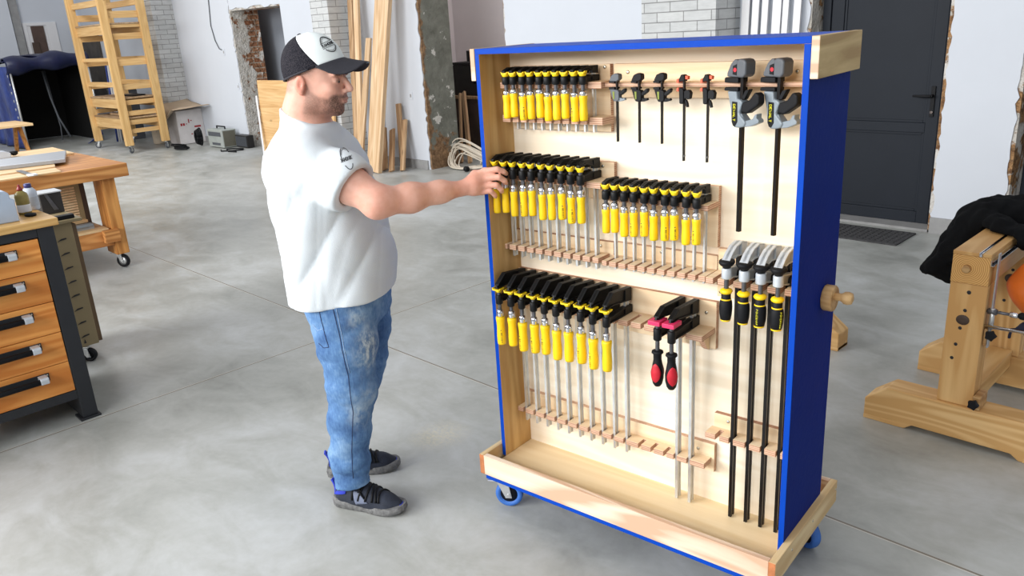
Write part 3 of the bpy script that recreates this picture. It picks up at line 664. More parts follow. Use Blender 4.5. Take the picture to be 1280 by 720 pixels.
# door mat
M['mat'] = plain('dark_mat', srgb(62, 62, 64), .9, 0, .35, 60, .6, 90)
mm = MB().box(0, 0, 0, .6, .4, .012)
for i in range(12):
    for j in range(8): mm.box(.03 + i * .046, .03 + j * .044, .0121, .062 + i * .046, .058 + j * .044, .016)
mt = mm.build('door_mat', 'mat', None, .002); mt.location = (-2.69, 5.985, 0); tag(mt, 'dark textured rubber door mat on the floor before the anthracite door', 'door mat')

# white profiles leaning in the recess beside the brick pilaster
M['pvc'] = plain('white_pvc', srgb(232, 232, 234), .4, 0, .03, 5)
for i in range(6):
    x = -3.66 + i * .092; w = (.07, .062, .055, .075, .05, .06)[i]
    o = MB().prism([(0, 0), (w, 0), (w, .012), (w - .008, .012), (w - .008, .035), (.008, .035), (.008, .012), (0, .012)][::-1], 'z', 0, 2.6).build('plastic_profile', 'pvc', None, .002)
    o.location = (x, 6.33 + .006 * (i % 2), .0); o.rotation_euler = (-.05, 0, 0)
    tag(o, 'white plastic profile upright against wall, %s' % ('next to the grey brick pilaster' if i == 0 else 'next to the anthracite door' if i == 5 else '%s from the brick pilaster' % ORD[i]), 'profile', 'white plastic profiles beside the door')

# ------------------------------------------------------------------ leaning timber, back wall
M['plank'] = wood('planed_plank', srgb(228, 200, 164), srgb(200, 164, 124), 'z', 22, .8, .55, knots=True, rings=.6)
M['plank_dk'] = wood('weathered_plank', srgb(206, 174, 136), srgb(160, 124, 90), 'z', 22, .8, .6, knots=True)
M['panel'] = wood('glued_pine_panel', srgb(230, 194, 142), srgb(206, 162, 108), 'x', 9, .7, .5, knots=True, rings=.4)
def lean(name, foot, top, w, th, mat, label, grp, cat='plank'):
    f = Vector(foot); t = Vector(top); L = (t - f).length
    o = MB().box(-w / 2, -th / 2, 0, w / 2, th / 2, L).build(name, mat, None, .003)
    z = (t - f).normalized(); y = Vector((0, 1, 0)); x = y.cross(z).normalized(); y = z.cross(x)
    o.matrix_world = Matrix.Translation(f + Vector((0, 0, .0))) @ Matrix((x, y, z)).transposed().to_4x4()
    tag(o, label, cat, grp); return o
G = 'boards leaning on the white wall'
lean('plank', (-8.60, 5.98, .012), (-8.30, 6.36, 2.9), .2, .06, 'plank', 'widest pale tall plank leaning on the white wall, right of the man', G)
lean('plank', (-8.78, 6.03, .012), (-8.52, 6.41, 2.9), .10, .05, 'plank', 'tall pale plank close behind and left of the widest leaning plank', G)
lean('plank', (-9.10, 6.12, .012), (-9.15, 6.43, 2.8), .10, .04, 'plank', 'tall narrow plank leaning just right of the grey brick pilaster', G)
lean('plank', (-9.22, 6.14, .012), (-9.30, 6.43, 2.8), .10, .035, 'plank_dk', 'tall darker plank nearest the edge of the grey brick pilaster', G)
lean('plank', (-8.99, 6.01, .012), (-8.96, 6.36, 1.66), .10, .03, 'plank', 'medium height plank with its top just above the cap visor', G)
lean('plank', (-8.97, 6.22, .012), (-9.0, 6.42, .85), .08, .04, 'plank_dk', 'short brown board leaning low between the tall planks', G)
G2 = 'short offcuts leaning by the wall'
lean('offcut', (-8.47, 6.33, .01), (-8.58, 6.44, .83), .09, .03, 'plank_dk', 'tallest of the short offcuts leaning right of the tall planks', G2, 'offcut')
lean('offcut', (-8.60, 6.13, .01), (-8.84, 6.35, .50), .13, .03, 'plank_dk', 'wide short offcut leaning at the left of the offcut pile', G2, 'offcut')
lean('offcut', (-8.44, 6.12, .01), (-8.62, 6.33, .51), .10, .03, 'plank_dk', 'front short offcut leaning before the taller ones', G2, 'offcut')
lean('offcut', (-8.34, 6.22, .01), (-8.46, 6.43, .63), .08, .03, 'plank_dk', 'rightmost short offcut leaning near the white wall socket', G2, 'offcut')
bp_ = MB()
for i in range(9): bp_.box(-1.015, -.014, .01 + i * .126, 1.015, .014, .135 + i * .126)
o = bp_.build('wood_panel', ['panel', 'pine'], None, .001); o.location = (-10.52, 6.02, 0.003); o.rotation_euler = (-.05, 0, 0)
tag(o, 'wide glued pine panel leaning on wall behind the man', 'wood panel')
ws = lean('white_strip', (-11.42, 5.94, .006), (-11.56, 6.03, .92), .045, .012, 'pvc', 'thin white strip', 'strips', 'strip'); del ws['group']
tag(ws, 'thin white strip leaning at the left edge of the pine panel', 'strip')

# ------------------------------------------------------------------ storage room contents
M['brown'] = plain('dark_brown_board', srgb(72, 56, 46), .6, 0, .2, 6)
M['dkbox'] = plain('dark_metal_box', srgb(40, 38, 38), .5, 0, .2, 12)
t = thing('storage_cabinet', 'dark brown low cabinet standing inside the storage opening', 'cabinet', (-8.55, 7.75, 0))
MB().box(-.9, -.05, 0, 1.2, .6, .76).build('body', 'brown', t, .004); MB().box(-.95, -.08, .761, 1.25, .62, .80).build('top', 'plank_dk', t, .004)
MB().box(-.2, -.06, .05, .25, -.051, .7).build('door', 'brown', t, .003)
t = thing('tool_case', 'black tool case standing on the brown storage cabinet', 'case', (-8.62, 7.9, .801))
MB().box(-.35, -.15, 0, .4, .2, .42).build('body', 'dkbox', t, .012); MB().box(-.36, -.16, .421, .41, .21, .455).build('lid', 'dkbox', t, .01)
MB().box(.1, -.175, .16, .2, -.151, .22).build('latch', 'blackrub', t, .004)
o = MB().box(-.09, -.08, 0, .09, .08, .15).build('small_box', 'dkbox', None, .006); o.location = (-8.7, 7.95, 1.2565); tag(o, 'small dark box on top of the black tool case', 'box')
lean('batten', (-7.95, 7.05, .012), (-8.6, 7.6, .86), .07, .035, 'plank_dk', 'upper wooden batten leaning in the storage opening', 'battens in the opening', 'batten')
lean('batten', (-8.08, 7.02, .012), (-8.68, 7.6, .84), .04, .03, 'plank_dk', 'thinner wooden batten leaning beside the pier in the opening', 'battens in the opening', 'batten')
M['cable_w'] = plain('white_cable', srgb(206, 196, 180), .5, 0, .06, 20)
cp = MB(); rc = random.Random(5)
for k in range(13):
    r = .26 + rc.uniform(-.06, .09); cx, cy, tilt = -7.72 + rc.uniform(-.05, .08), 6.80 + rc.uniform(-.03, .05), rc.uniform(.5, 1.15)
    pts = []
    for i in range(29):
        a = 2 * PI * i / 28 * .93 + rc.uniform(-.02, .02); pts.append((cx + r * 1.25 * math.cos(a), cy + .10 * math.sin(a) + .05 * math.cos(a * 2), max(.012, .02 + r * (math.sin(a) * .62 + .62) * (.35 + .55 * tilt) * (.75 - .35 * math.cos(a)))))
    cp.tube(pts, .009, 6)
o = cp.build('cable_coil', 'cable_w'); tag(o, 'tangled coil of white cable on the floor at the pier foot', 'cable')
o = MB().lathe([(.03, 0), (.034, .01), (.034, .05), (.02, .058)], (0, 0, 0), 'x', 12).build('cable_plug', 'blackrub', None); o.location = (-7.55, 6.6, .036); tag(o, 'black plug lying beside the white cable coil', 'plug')

# ------------------------------------------------------------------ rolling wooden scaffold ladder
M['lad'] = wood('scaffold_pine', srgb(226, 190, 132), srgb(202, 160, 102), 'z', 18, .7, .5, rings=.4, knots=True)
M['lad_x'] = wood('scaffold_pine_rail', srgb(226, 190, 134), srgb(200, 158, 102), 'x', 18, .7, .5, rings=.4)
M['deck'] = wood('scaffold_deck', srgb(190, 162, 128), srgb(142, 114, 84), 'x', 12, .7, .6)
LH = 3.4
lx0, lx1, ly0, ly1 = -15.92, -14.42, 5.06, 5.68
t = thing('scaffold_ladder', 'tall wooden scaffold ladder on casters before the left brick pilaster', 'ladder', ((lx0 + lx1) / 2, (ly0 + ly1) / 2, 0), 0)
hx, hy = (lx1 - lx0) / 2, (ly1 - ly0) / 2
for sx in (-1, 1):
    for sy in (-1, 1):
        MB().box(sx * hx - .04, sy * hy - .065, .13, sx * hx + .04, sy * hy + .065, LH).build('leg', 'lad', t, .006)
        ca = caster(sx * hx, sy * hy, .13, .05, t, 'greypl', 2.2 * sx, 'steel', .028)
def crossx(y, z0, z1, m='lad_x'): MB().box(-hx + .041, y - .022, z0, hx - .041, y + .022, z1).build('rung', m, t, .004)
M['lad_y'] = wood('scaffold_pine_rung', srgb(226, 190, 134), srgb(200, 158, 102), 'y', 18, .7, .5, rings=.4)
def crossy(x, z0, z1): MB().box(x - .022, -hy + .066, z0, x + .022, hy - .066, z1).build('rung', 'lad_y', t, .004)
for z0, z1 in ((.745, .90), (.395, .57), (1.95, 2.10), (1.10, 1.18), (1.52, 1.58), (2.4, 2.5), (2.85, 2.95)):
    crossx(-hy + .03, z0, z1); crossx(hy - .03, z0, z1)
for z0, z1 in ((.33, .40), (.62, .70), (1.05, 1.14), (1.44, 1.55), (1.86, 1.96), (2.2, 2.31), (2.7, 2.8), (.80, .88), (.47, .55), (2.05, 2.1)):
    crossy(hx - .03, z0, z1); crossy(-hx + .03, z0, z1)
for z in (.902, .572, 2.102):
    MB().box(-hx + .0, -hy + .0, z, hx - .0, hy - .0, z + .025).build('platform', 'deck', t, .003)
for i, (x, y, l) in enumerate(((.1, -.12, .9), (.25, .0, .7), (.2, .12, .8))):
    o = MB().box(-l / 2, -.045, 0, l / 2, .045, .04).build('offcut_board', 'plank', None, .003); o.location = ((lx0 + lx1) / 2 + x, (ly0 + ly1) / 2 + y, .598); o.rotation_euler = (0, 0, .02 * i - .02)
    tag(o, ['front loose board on the lower scaffold platform', 'middle loose board on the lower scaffold platform', 'rear loose board on the lower scaffold platform'][i], 'board', 'boards on the scaffold platform')
o = MB().prism([(-.25, -.12), (.26, -.1), (.24, .13), (-.22, .12)], 'z', 0, .022).build('folded_cloth', 'blackrub', None, .008); o.location = ((lx0 + lx1) / 2 + .35, (ly0 + ly1) / 2 + .05, .928); tag(o, 'flat black folded cloth on the middle scaffold platform', 'cloth')
o = MB().lathe([(.10, 0), (.115, .02), (.12, .3), (.128, .31), (.122, .315), (.11, .05)], n=24).build('bucket', plain('beige_bucket', srgb(206, 192, 172), .5), None); o.location = (-15.3, 5.92, 0); tag(o, 'pale beige bucket on the floor behind the scaffold ladder', 'bucket')

# ------------------------------------------------------------------ white carton under brown paper, power unit, heater
M['carton'] = plain('white_carton', srgb(214, 210, 210), .7, 0, .06, 8)
M['printred'] = plain('red_print', srgb(160, 40, 48), .7, 0, .1, 20)
M['paper'] = plain('brown_kraft_paper', srgb(176, 156, 132), .75, 0, .1, 4)
t = thing('carton', 'large white carton with red print under brown paper by the wall', 'box', (-14.57, 6.0, 0))
b = MB().box(-.44, 0, .005, 0, .485, .60).build('body', 'carton', t, .008)
for (x, z, w, h) in ((.05, .33, .035, .045), (.095, .33, .035, .045), (.15, .35, .02, .015), (.2, .37, .02, .07), (.24, .4, .03, .015), (.3, .28, .12, .03), (.22, .16, .03, .02)):
    MB().box(.0002, x, z, .0015, x + w, z + h).build('print_mark', 'printred', b)
def pap(u, v):
    x = -.5 + .95 * u; y = -.24 + .66 * v
    z = .66 + .03 * math.sin(6 * u + 2) + .015 * math.sin(11 * u) * math.cos(3 * v) + .1 * v * (1 - u)
    z -= max(0, u - .6) * .05 + (max(0, .30 - v) * 1.7 * max(0, .9 - u))
    return (x, y, z)
o = MB().sheet(pap, 24, 12, .004).build('paper_sheet', 'paper'); o.location = (-14.57, 6.03, .0); tag(o, 'crumpled brown paper sheet draped over the white carton', 'paper')
M['case'] = plain('grey_green_case', srgb(168, 174, 170), .5, .1, .1, 10)
t = thing('power_unit', 'grey metal power unit with cable on floor beside the carton', 'machine', (-13.18, 6.14, 0), 0)
b = MB().box(-.55, 0, .01, 0, .26, .31).build('body', 'case', t, .012)
MB().box(-.50, -.008, .2, -.05, -.0005, .27).box(-.4, -.008, .05, -.1, -.0005, .09).build('vent_panel', 'greypl', b, .003)
MB().tube([(-.42, .13, .311), (-.42, .13, .35), (-.12, .13, .35), (-.12, .13, .311)], .012, 8).build('handle', 'blackrub', b)
MB().box(.0005, .02, .03, .006, .24, .29).build('side_panel', plain('olive_case_side', srgb(106, 104, 92), .5), b, .002)
t = thing('fan_heater', 'small dark grille heater on floor between the power unit and doorway', 'heater', (-12.94, 6.40, 0))
hb = MB().box(-.2, -.05, .01, .2, .08, .21).build('body', 'dkbox', t, .006)
g = MB()
for i in range(14): g.box(-.18 + i * .027, -.058, .03, -.168 + i * .027, -.0505, .19)
g.build('grille', 'greypl', hb)
cc = MB(); rc = random.Random(8)
for k in range(6):
    cx, cy, r = -13.95 + rc.uniform(-.12, .08), 5.75 + rc.uniform(-.05, .03), rc.uniform(.10, .16)
    cc.tube([(cx + r * 1.5 * math.cos(2 * PI * i / 24), cy + r * .6 * math.sin(2 * PI * i / 24), .015 + .012 * k) for i in range(25)], .012, 6)
for k in range(4):
    r = .11 + .012 * k; cc.tube([(-13.95 + .5 * r * math.cos(a), 6.03 + .025 * k, .17 + r * math.sin(a)) for a in [2 * PI * i / 20 for i in range(21)]], .014, 6)
o = cc.build('black_cable', 'blackrub'); tag(o, 'black cable coiled on the floor left of the grey power unit', 'cable')
o = MB().tube([(-13.0, 6.0, .012), (-12.85, 5.93, .012), (-12.7, 6.05, .012), (-12.62, 6.2, .012), (-12.75, 6.27, .012), (-12.95, 6.18, .012), (-12.9, 6.05, .022), (-12.7, 5.98, .012), (-12.5, 6.02, .012)], .011, 6).build('extension_cable', 'blackrub'); tag(o, 'loop of black cord on the floor right of the power unit', 'cable')

# ------------------------------------------------------------------ blue tarpaulin booth, far left
def tarp_mat():
    m = NT('blue_tarpaulin'); v = m.coord(False)
    m.col(m.ramp(m.noise(m.scale(v, 2, 2, 1), 2.2, 4, .6), [(.35, srgb(22, 38, 104)), (.65, srgb(46, 74, 158))])); m.bump(m.noise(v, 5, 4), .5, .05); return m.set(.35, 0, .5)
M['tarp'] = tarp_mat(); M['tarp_dk'] = plain('navy_tarpaulin_roll', srgb(18, 26, 62), .35, 0, .25, 5, .4, 9)
M['booth_shade'] = plain('booth_shade_black', srgb(7, 7, 8), .8, 0, .2, 6)  # near-black: the unlit inside of the booth put into the lining colour
t = thing('tarpaulin_booth', 'blue tarpaulin booth with interior shade painted black beside the scaffold ladder', 'booth', (-17.25, 4.2, 0))
DXT = 2.0
MB().sheet(lambda u, v: (-DXT * u, .03 * math.sin(9 * u * 2) + .02 * math.sin(5 * v), .02 + 1.50 * v), 40, 12, .008).build('side_tarp', 'tarp', t)
MB().box(-DXT, .05, .01, -DXT + .02, 1.4, 1.5).box(-DXT, .045, .01, -.06, .06, 1.5).box(-DXT, 1.36, .01, -.3, 1.375, 1.5).box(-DXT, .05, 1.47, -.08, 1.37, 1.48).build('shade_lining', 'booth_shade', t)
def roll(u, v):
    a = -1.3 + 3.6 * v; y = -.04 + 1.45 * u
    r = .13 + .03 * math.sin(13 * u) + .025 * math.sin(5 * u + 4 * v)
    return (-.12 + (r + .02) * math.cos(a) * 1.1, y, 1.52 + .06 * math.sin(3.2 * u) + (r * 1.15) * math.sin(a))
MB().sheet(roll, 40, 16, .01).build('rolled_flap', 'tarp_dk', t)
MB().sheet(lambda u, v: (-.1 - 1.9 * v, -.04 + 1.45 * u, 1.6 + .1 * math.sin(3.1 * u) + .04 * math.sin(9 * u + 7 * v) - .05 * v), 30, 20, .01).build('roof_tarp', 'tarp_dk', t)
fr = MB()
fr.tube([(0, .02, .01), (0, .02, 1.45)], .02, 8).build('frame_pole', 'steel', t); MB().tube([(-.02, 1.38, .01), (-.02, 1.38, 1.45)], .02, 8).build('frame_pole', 'steel', t)
ey = MB()
for i in range(9): MB().lathe([(.016, -.004), (.028, -.004), (.028, .004), (.016, .004)], (-.06, -.02 + .006 * (i % 2), .15 + i * .15), 'y', 10).build('eyelet', 'steel', t)
MB().sheet(lambda u, v: (-.2 + .5 * u - .2 * u * v, 1.36 - .38 * u * (1 - v) , .012 + .55 * v * (1 - u * .8)), 12, 10, .008).build('loose_corner', 'tarp', t)
fc = MB().tube([(-.7, .75, 1.4), (-.68, .78, .9), (-.6, .82, .5), (-.45, .92, .1)], .02, 8).build('hanging_hose', 'greypl', t); MB().tube([(-.75, .8, 1.4), (-.72, .82, .8), (-.66, .84, .3), (-.6, .8, .05)], .012, 8).build('hanging_hose', 'greypl', t)
# panels on the far-left wall
M['brownboard'] = plain('dark_walnut_board', srgb(84, 66, 58), .55, 0, .2, 5)
def wallpanel(name, y0, y1, z0, z1, mat, label, cat, x=-19.999, th=.03, mats=None):
    o = MB().box(x, y0, z0, x + th, y1, z1).build(name, mat, None, .004); tag(o, label, cat); return o
struct(MB().box(-19.999, 5.14, 0, -19.9, 5.3, HW).build('trim_5', 'stonebase'))
struct(MB().box(-19.999, 3.0, .0, -19.85, 5.12, HW).build('trim_6', 'wall'))
t = thing('white_cupboard', 'white framed wall cupboard with brown boards above the tarpaulin booth', 'cupboard', (-19.999, 5.33, 1.0))
MB().box(0, 0, 0, .03, .08, 1.35).box(0, .46, 0, .03, .66, 1.35).box(0, .08, 1.29, .03, .46, 1.35).box(0, .08, 0, .01, .46, 1.29).build('frame', 'pvc', t, .004)
MB().box(.012, .15, .55, .04, .40, 1.28).build('board', 'brownboard', t, .003); MB().box(.041, .1, .30, .065, .24, .95).build('board', 'brown', t, .003)
t = thing('niche_panel', 'dark mottled board standing in for a wall niche behind the scaffold ladder', 'slab', (-19.4, 6.44, .75))  # dark board put in place of the open wall niche
MB().prism([(-.55, 0), (.42, 0), (.42, 1.45), (.3, 1.42), (.1, 1.47), (-.4, 1.43), (-.58, 1.46)], 'y', 0, .05).build('panel_face', plain('mottled_dark_panel', srgb(70, 64, 58), .6, 0, .55, 3), t, .006)
o = MB().box(0, 0, 0, .45, .4, .95).box(-.01, -.01, .951, .46, .41, .98).build('grey_bin', 'greypl', None, .02); o.location = (-17.0, 5.75, 0); tag(o, 'grey plastic bin between the tarpaulin booth and scaffold ladder', 'bin')
for i in range(3):
    o = MB().cyl((0, 0, 0), (0, 0, 1.45), .018, 10).build('white_pipe', 'pvc' if i else 'tarp'); o.location = (-16.62 + .11 * i, 5.62, 0); o.rotation_euler = (-.05, 0, 0)
    tag(o, ['blue pipe leaning next to the tarpaulin booth', 'middle white pipe leaning beside the booth', 'right white pipe leaning nearest the scaffold ladder'][i], 'pipe', 'pipes by the booth')
# ------------------------------------------------------------------ drawer cabinet, front left
M['drawer'] = wood('oiled_drawer_front', srgb(236, 166, 88), srgb(206, 126, 56), 'y', 12, .9, .45, rings=.8)
M['worktop'] = wood('beech_worktop', srgb(234, 194, 128), srgb(206, 158, 92), 'y', 16, .9, .45)
M['frame_bl'] = plain('black_painted_frame', srgb(32, 34, 38), .5, 0, .15, 10, .1, 60)
t = thing('drawer_cabinet', 'workshop drawer cabinet with five oiled drawers in a black steel frame', 'drawer cabinet', (-4.05, 0, 0))
YA, YB = -.35, 1.012
f = MB().box(-.6, YB - .07, .012, 0, YB, .969).box(-.6, YA, .012, 0, YA + .07, .969).box(-.045, YA + .07, .118, -.001, YB - .07, .163).box(-.045, YA + .07, .926, -.001, YB - .07, .969).box(-.6, YA + .07, .118, -.56, YB - .07, .163).box(-.6, YA + .07, .2, -.58, YB - .07, .95)
f.build('frame', 'frame_bl', t, .003)
fp = MB()
for y0 in (YB - .085, YA - .012):
    for x0 in (-.085, -.6): fp.box(x0, y0, 0, x0 + .095, y0 + .095, .0118)
fp.build('foot_plate', 'frame_bl', t, .002)
MB().box(-.64, YA - .03, .9695, .02, 1.034, 1.004).build('worktop', 'worktop', t, .004)
tb = lambda: None
for i in range(5):
    z0 = .166 + .1515 * i; z1 = z0 + .1485
    d = MB().box(-.022, YA + .075, z0, -.002, YB - .074, z1).build('drawer', 'drawer', t, .002)
    zc = z0 + (.105 if i < 4 else .10); y1 = .822; y0 = y1 - .36
    MB().box(-.0018, y0 - .02, zc - .019, .004, y1 + .022, zc + .019).build('handle_plate', 'frame_bl', d, .001)
    MB().tube([(.036, y0 - .01, zc - .004), (.036, y1 - .01, zc - .004)], .0135, 14).build('handle_bar', 'blackrub', d)
    for yy in (y0 - .012, y1 - .028):
        MB().prism([(.0042, zc - .017), (.03, zc - .021), (.051, zc - .016), (.053, zc + .006), (.045, zc + .015), (.0042, zc + .017)], 'y', yy, yy + .036).build('handle_post', 'steel_lt' if 'steel_lt' in M else 'silver', d, .003)
    s = MB()
    for zz in (-.011, .011): s.lathe([(.004, .0041), (.004, .0062), (.002, .0068)], (0, y1 + .014, zc + zz), 'x', 10)
    s.build('screw', 'screw', d)
# things on its worktop
M['bluebox'] = plain('pale_blue_box', srgb(176, 192, 212), .5, 0, .08, 6)
o = MB().prism([(.50, 0), (.888, 0), (.888, .10), (.872, .106), (.872, .128), (.858, .142), (.50, .15)], 'x', -.1, .1).build('power_tool_box', 'bluebox', None, .004); o.location = (-4.213, .012, 1.0046); tag(o, 'pale blue grey box standing on the drawer cabinet worktop', 'box')
def bottle(name, loc, prof, mat, cap, capm, label):
    t = thing(name, label, 'bottle', loc); MB().lathe(prof, n=22).build('body', mat, t); c = MB().lathe(cap, n=18).build('cap', capm, t); return t
M['glue'] = plain('amber_glue', srgb(150, 134, 70), .3, 0, .25, 14); M['whitepl'] = plain('white_bottle_plastic', srgb(196, 204, 216), .35, 0, .05, 8); M['capblue'] = plain('blue_cap', srgb(52, 52, 110), .4); M['capred'] = plain('red_cap', srgb(130, 30, 34), .4)
bt = bottle('glue_bottle', (-4.27, .965, 1.0046), [(.026, 0), (.029, .004), (.029, .085), (.026, .098), (.014, .108), (.012, .112)], 'glue', [(.013, .1125), (.013, .12), (.007, .128), (.004, .14)], 'capred', 'yellowish glue bottle with red cap on the drawer cabinet worktop')
MB().lathe([(.0296, .012), (.0298, .014), (.0298, .045), (.0296, .047)], n=22).build('label_band', 'pvc', bt)
bt = bottle('glue_bottle', (-4.36, 1.022, 1.0046), [(.029, 0), (.033, .004), (.033, .075), (.031, .09), (.02, .104), (.015, .107)], 'whitepl', [(.0165, .1075), (.0165, .124), (.013, .127)], 'capblue', 'white bottle with dark blue cap on the drawer cabinet worktop')
MB().lathe([(.0334, .02), (.0336, .022), (.0336, .062), (.0334, .064)], n=22).build('label_band', plain('pale_label', srgb(178, 184, 192), .6), bt)
o = MB().lathe([(.022, 0), (.024, .003), (.024, .008), (.012, .012)], n=18, sx=1.6).build('tape_measure', 'blackrub', None); o.location = (-4.20, .968, 1.0046); tag(o, 'small dark disc lying by the bottles on the worktop edge', 'tool')

# ------------------------------------------------------------------ panel cart behind the drawer cabinet
M['alu2'] = plain('pale_lid', srgb(190, 194, 198), .4, 0, .05, 10); M['mdf'] = plain('mdf_panel', srgb(150, 134, 100), .65, 0, .08, 5, .05, 60); M['mdf_dk'] = plain('mdf_edge', srgb(112, 90, 66), .7, 0, .12, 8)
t = thing('slotted_cart', 'narrow MDF cart with slotted front on casters behind the drawer cabinet', 'cart', (-4.85, 1.0, 0))
b = MB().box(-.03, -.25, .095, 0, .305, .82).build('front_panel', 'mdf', t, .002)
MB().box(-.42, -.25, .095, -.0305, .335, .80).build('body', 'mdf_dk', t, .003)
MB().box(-.42, -.27, .8205, .02, .36, .838).build('top', 'mdf', t, .003)
for i in range(8): MB().prism([(.215, .15 + i * .082), (.262, .158 + i * .082), (.262, .164 + i * .082), (.235, .162 + i * .082)], 'x', .0002, .0035).build('slot', 'ink', b)
MB().prism([(.225, .115), (.238, .115), (.232, .14)], 'x', .0002, .0035).build('slot', 'ink', b)
caster(-.02, .225, .095, .04, t, 'blackrub', .8); caster(-.38, .225, .095, .04, t, 'blackrub', .8); caster(-.02, -.2, .095, .04, t, 'blackrub', .8); caster(-.38, -.2, .095, .04, t, 'blackrub', .8)
o = MB().box(0, 0, 0, .05, .16, .022).build('black_block', 'blackrub', None, .003); o.location = (-4.90, 1.17, .8386); tag(o, 'small black block on top of the slotted cart', 'block')
t = thing('dark_toolbox', 'dark open toolbox with steel insert standing on the slotted cart', 'toolbox', (-5.1, 1.27, .8386))
MB().box(-.12, -.03, 0, .0, .085, .118).build('body', 'dkbox', t, .004); MB().prism([(-.005, .116), (.012, .116), (.055, .02), (.03, .02)], 'x', .0005, .006).build('steel_insert', 'thread', t, .002); MB().box(-.125, -.035, .1185, .005, .09, .126).build('lid', 'alu2', t, .002)

# ------------------------------------------------------------------ big workbench
M['bench'] = wood('bench_wood', srgb(222, 162, 98), srgb(176, 116, 62), 'y', 12, .7, .5, rings=.9)
M['bench_z'] = wood('bench_leg_wood', srgb(216, 156, 88), srgb(170, 112, 56), 'z', 12, .8, .5, rings=.9)
M['lightboard'] = wood('pale_board', srgb(230, 202, 158), srgb(206, 170, 122), 'y', 14, .8, .5)
t = thing('workbench', 'big low wooden workbench on casters behind the drawer cabinet', 'workbench', (-6.7, 2.3, 0))
MB().box(-1.92, -3.2, .752, 0, 0, .855).build('bench_top', 'bench', t, .006)
for x0 in (-.27, -1.85):
    for y0 in (-.2, -3.1): 
        MB().box(x0, y0 , .13, x0 + .215, y0 + .1, .7518).build('leg', 'bench_z', t, .005)
        caster(x0 + .11, y0 + .05, .13, .055, t, 'blackrub', .6, 'steel', .03)
MB().box(-.16, -3.0, .215, -.06, -.2005, .34).build('stretcher', 'bench', t, .004); MB().box(-1.8, -3.0, .215, -1.7, -.2005, .34).build('stretcher', 'bench', t, .004)
MB().box(-.055, -.28, .25, .0, -.16, .35).build('stretcher_end', 'bench', t, .004)
MB().box(-1.8, -3.0, .3405, -.06, -.22, .36).build('lower_shelf', 'lightboard', t, .003)
lv = MB().box(-.36, -.62, .3605, -.34, -.25, .72).build('louvred_panel', 'brown', t, .003)
s = MB(); s.box(-.3395, -.60, .38, -.335, -.29, .705); lp = s.build('slat_panel', 'mdf', lv)
s = MB()
for i in range(14): s.prism([(-.335, .40 + i * .021), (-.327, .404 + i * .021), (-.335, .414 + i * .021)], 'y', -.57, -.33)
s.build('slat', 'ply_top', lv)
for i, (x, y, l, w) in enumerate(((-.22, -.5, .42, .10), (-.17, -.48, .36, .06), (-.24, -.46, .3, .05))):
    o = MB().box(-w / 2, -l / 2, 0, w / 2, l / 2, .022).build('grey_offcut', ['stonebase', 'greylt', 'lightboard'][i], None, .002); o.location = (-6.7 + x, 2.3 + y, .3606 + .0225 * i); o.rotation_euler = (0, 0, .12 * i - .1)
    tag(o, ['bottom grey strip stacked on the workbench lower shelf', 'middle pale grey strip on the workbench lower shelf', 'top wooden strip on the workbench lower shelf'][i], 'offcut', 'strips on the workbench shelf')
bz = .8555
M['alu'] = plain('brushed_aluminium', srgb(172, 176, 182), .35, .5, .06, 30)
def slab(pts, z0, z1, name, mat, label, cat, bevel=.003):
    cx = sum(p[0] for p in pts) / len(pts); cy = sum(p[1] for p in pts) / len(pts)
    o = MB().prism([(p[0] - cx, p[1] - cy) for p in pts], 'z', 0, z1 - z0).build(name, mat, None, bevel); o.location = (cx, cy, z0); tag(o, label, cat); return o
slab([(-8.45, 1.0), (-7.86, 1.0), (-7.76, 2.24), (-8.45, 2.27)], bz, bz + .02, 'board', 'lightboard', 'pale plywood board on the far part of the workbench top', 'board')
slab([(-7.80, .9), (-7.40, .9), (-7.12, 1.98), (-7.72, 2.17)], bz + .0205, bz + .05, 'metal_extrusion', 'alu', 'grey metal plate lying across the workbench top', 'metal plate')
slab([(-7.33, .9), (-7.02, .9), (-6.98, 1.86), (-7.32, 1.95)], bz, bz + .018, 'board', 'lightboard', 'pale board lying between metal plate and workbench front edge', 'board')
slab([(-6.99, .9), (-6.72, .9), (-6.71, 1.82), (-6.95, 1.85)], bz, bz + .012, 'board', 'lightboard', 'thin board flush with the workbench front edge', 'board', .002)
t = thing('steel_ruler', 'narrow steel ruler with white end lying on the workbench top', 'ruler', (-7.05, 1.62, bz + .0185), -.03)
MB().box(0, -.02, 0, .36, .02, .003).build('blade', 'thread', t); MB().prism([(.3605, -.03), (.43, -.03), (.44, 0), (.43, .03), (.3605, .03)], 'z', 0, .01).build('end_tab', 'pvc', t, .001)
t = thing('guide_fence', 'white guide with black knob on the left of the workbench top', 'guide', (-7.95, 1.45, bz + .0205))
MB().prism([(-.6, 0), (.37, 0), (.37, .04), (.33, .06), (-.6, .19)], 'x', -.18, -.08).build('body', 'whitepl', t, .006); k = MB().lathe([(.012, 0), (.03, .01), (.032, .035), (.014, .04)], (-.13, .405, .01), 'z', 14).build('knob', 'blackrub', t)
o = MB().box(-.3, -.5, 0, .3, .28, .022).build('tray_board', 'lightboard', None, .003); o.location = (-12.2, 2.3, .60); tag(o, 'small light table board at far left before the blue tarpaulin', 'table')
bpy.data.objects.remove(o)
t = thing('trestle_table', 'small light wooden table at far left before the blue tarpaulin', 'table', (-15.3, 3.45, 0))
MB().box(-.5, -1.2, .62, .5, .32, .66).build('tabletop', 'lightboard', t, .004)
for y in (-1.05, .15): MB().prism([(-.4, 0), (-.33, 0), (.05, .618), (-.05, .618)], 'y', y, y + .05).prism([(.4, 0), (.33, 0), (-.05, .618), (.05, .618)], 'y', y + .051, y + .1).build('leg', 'bench_z', t, .003)

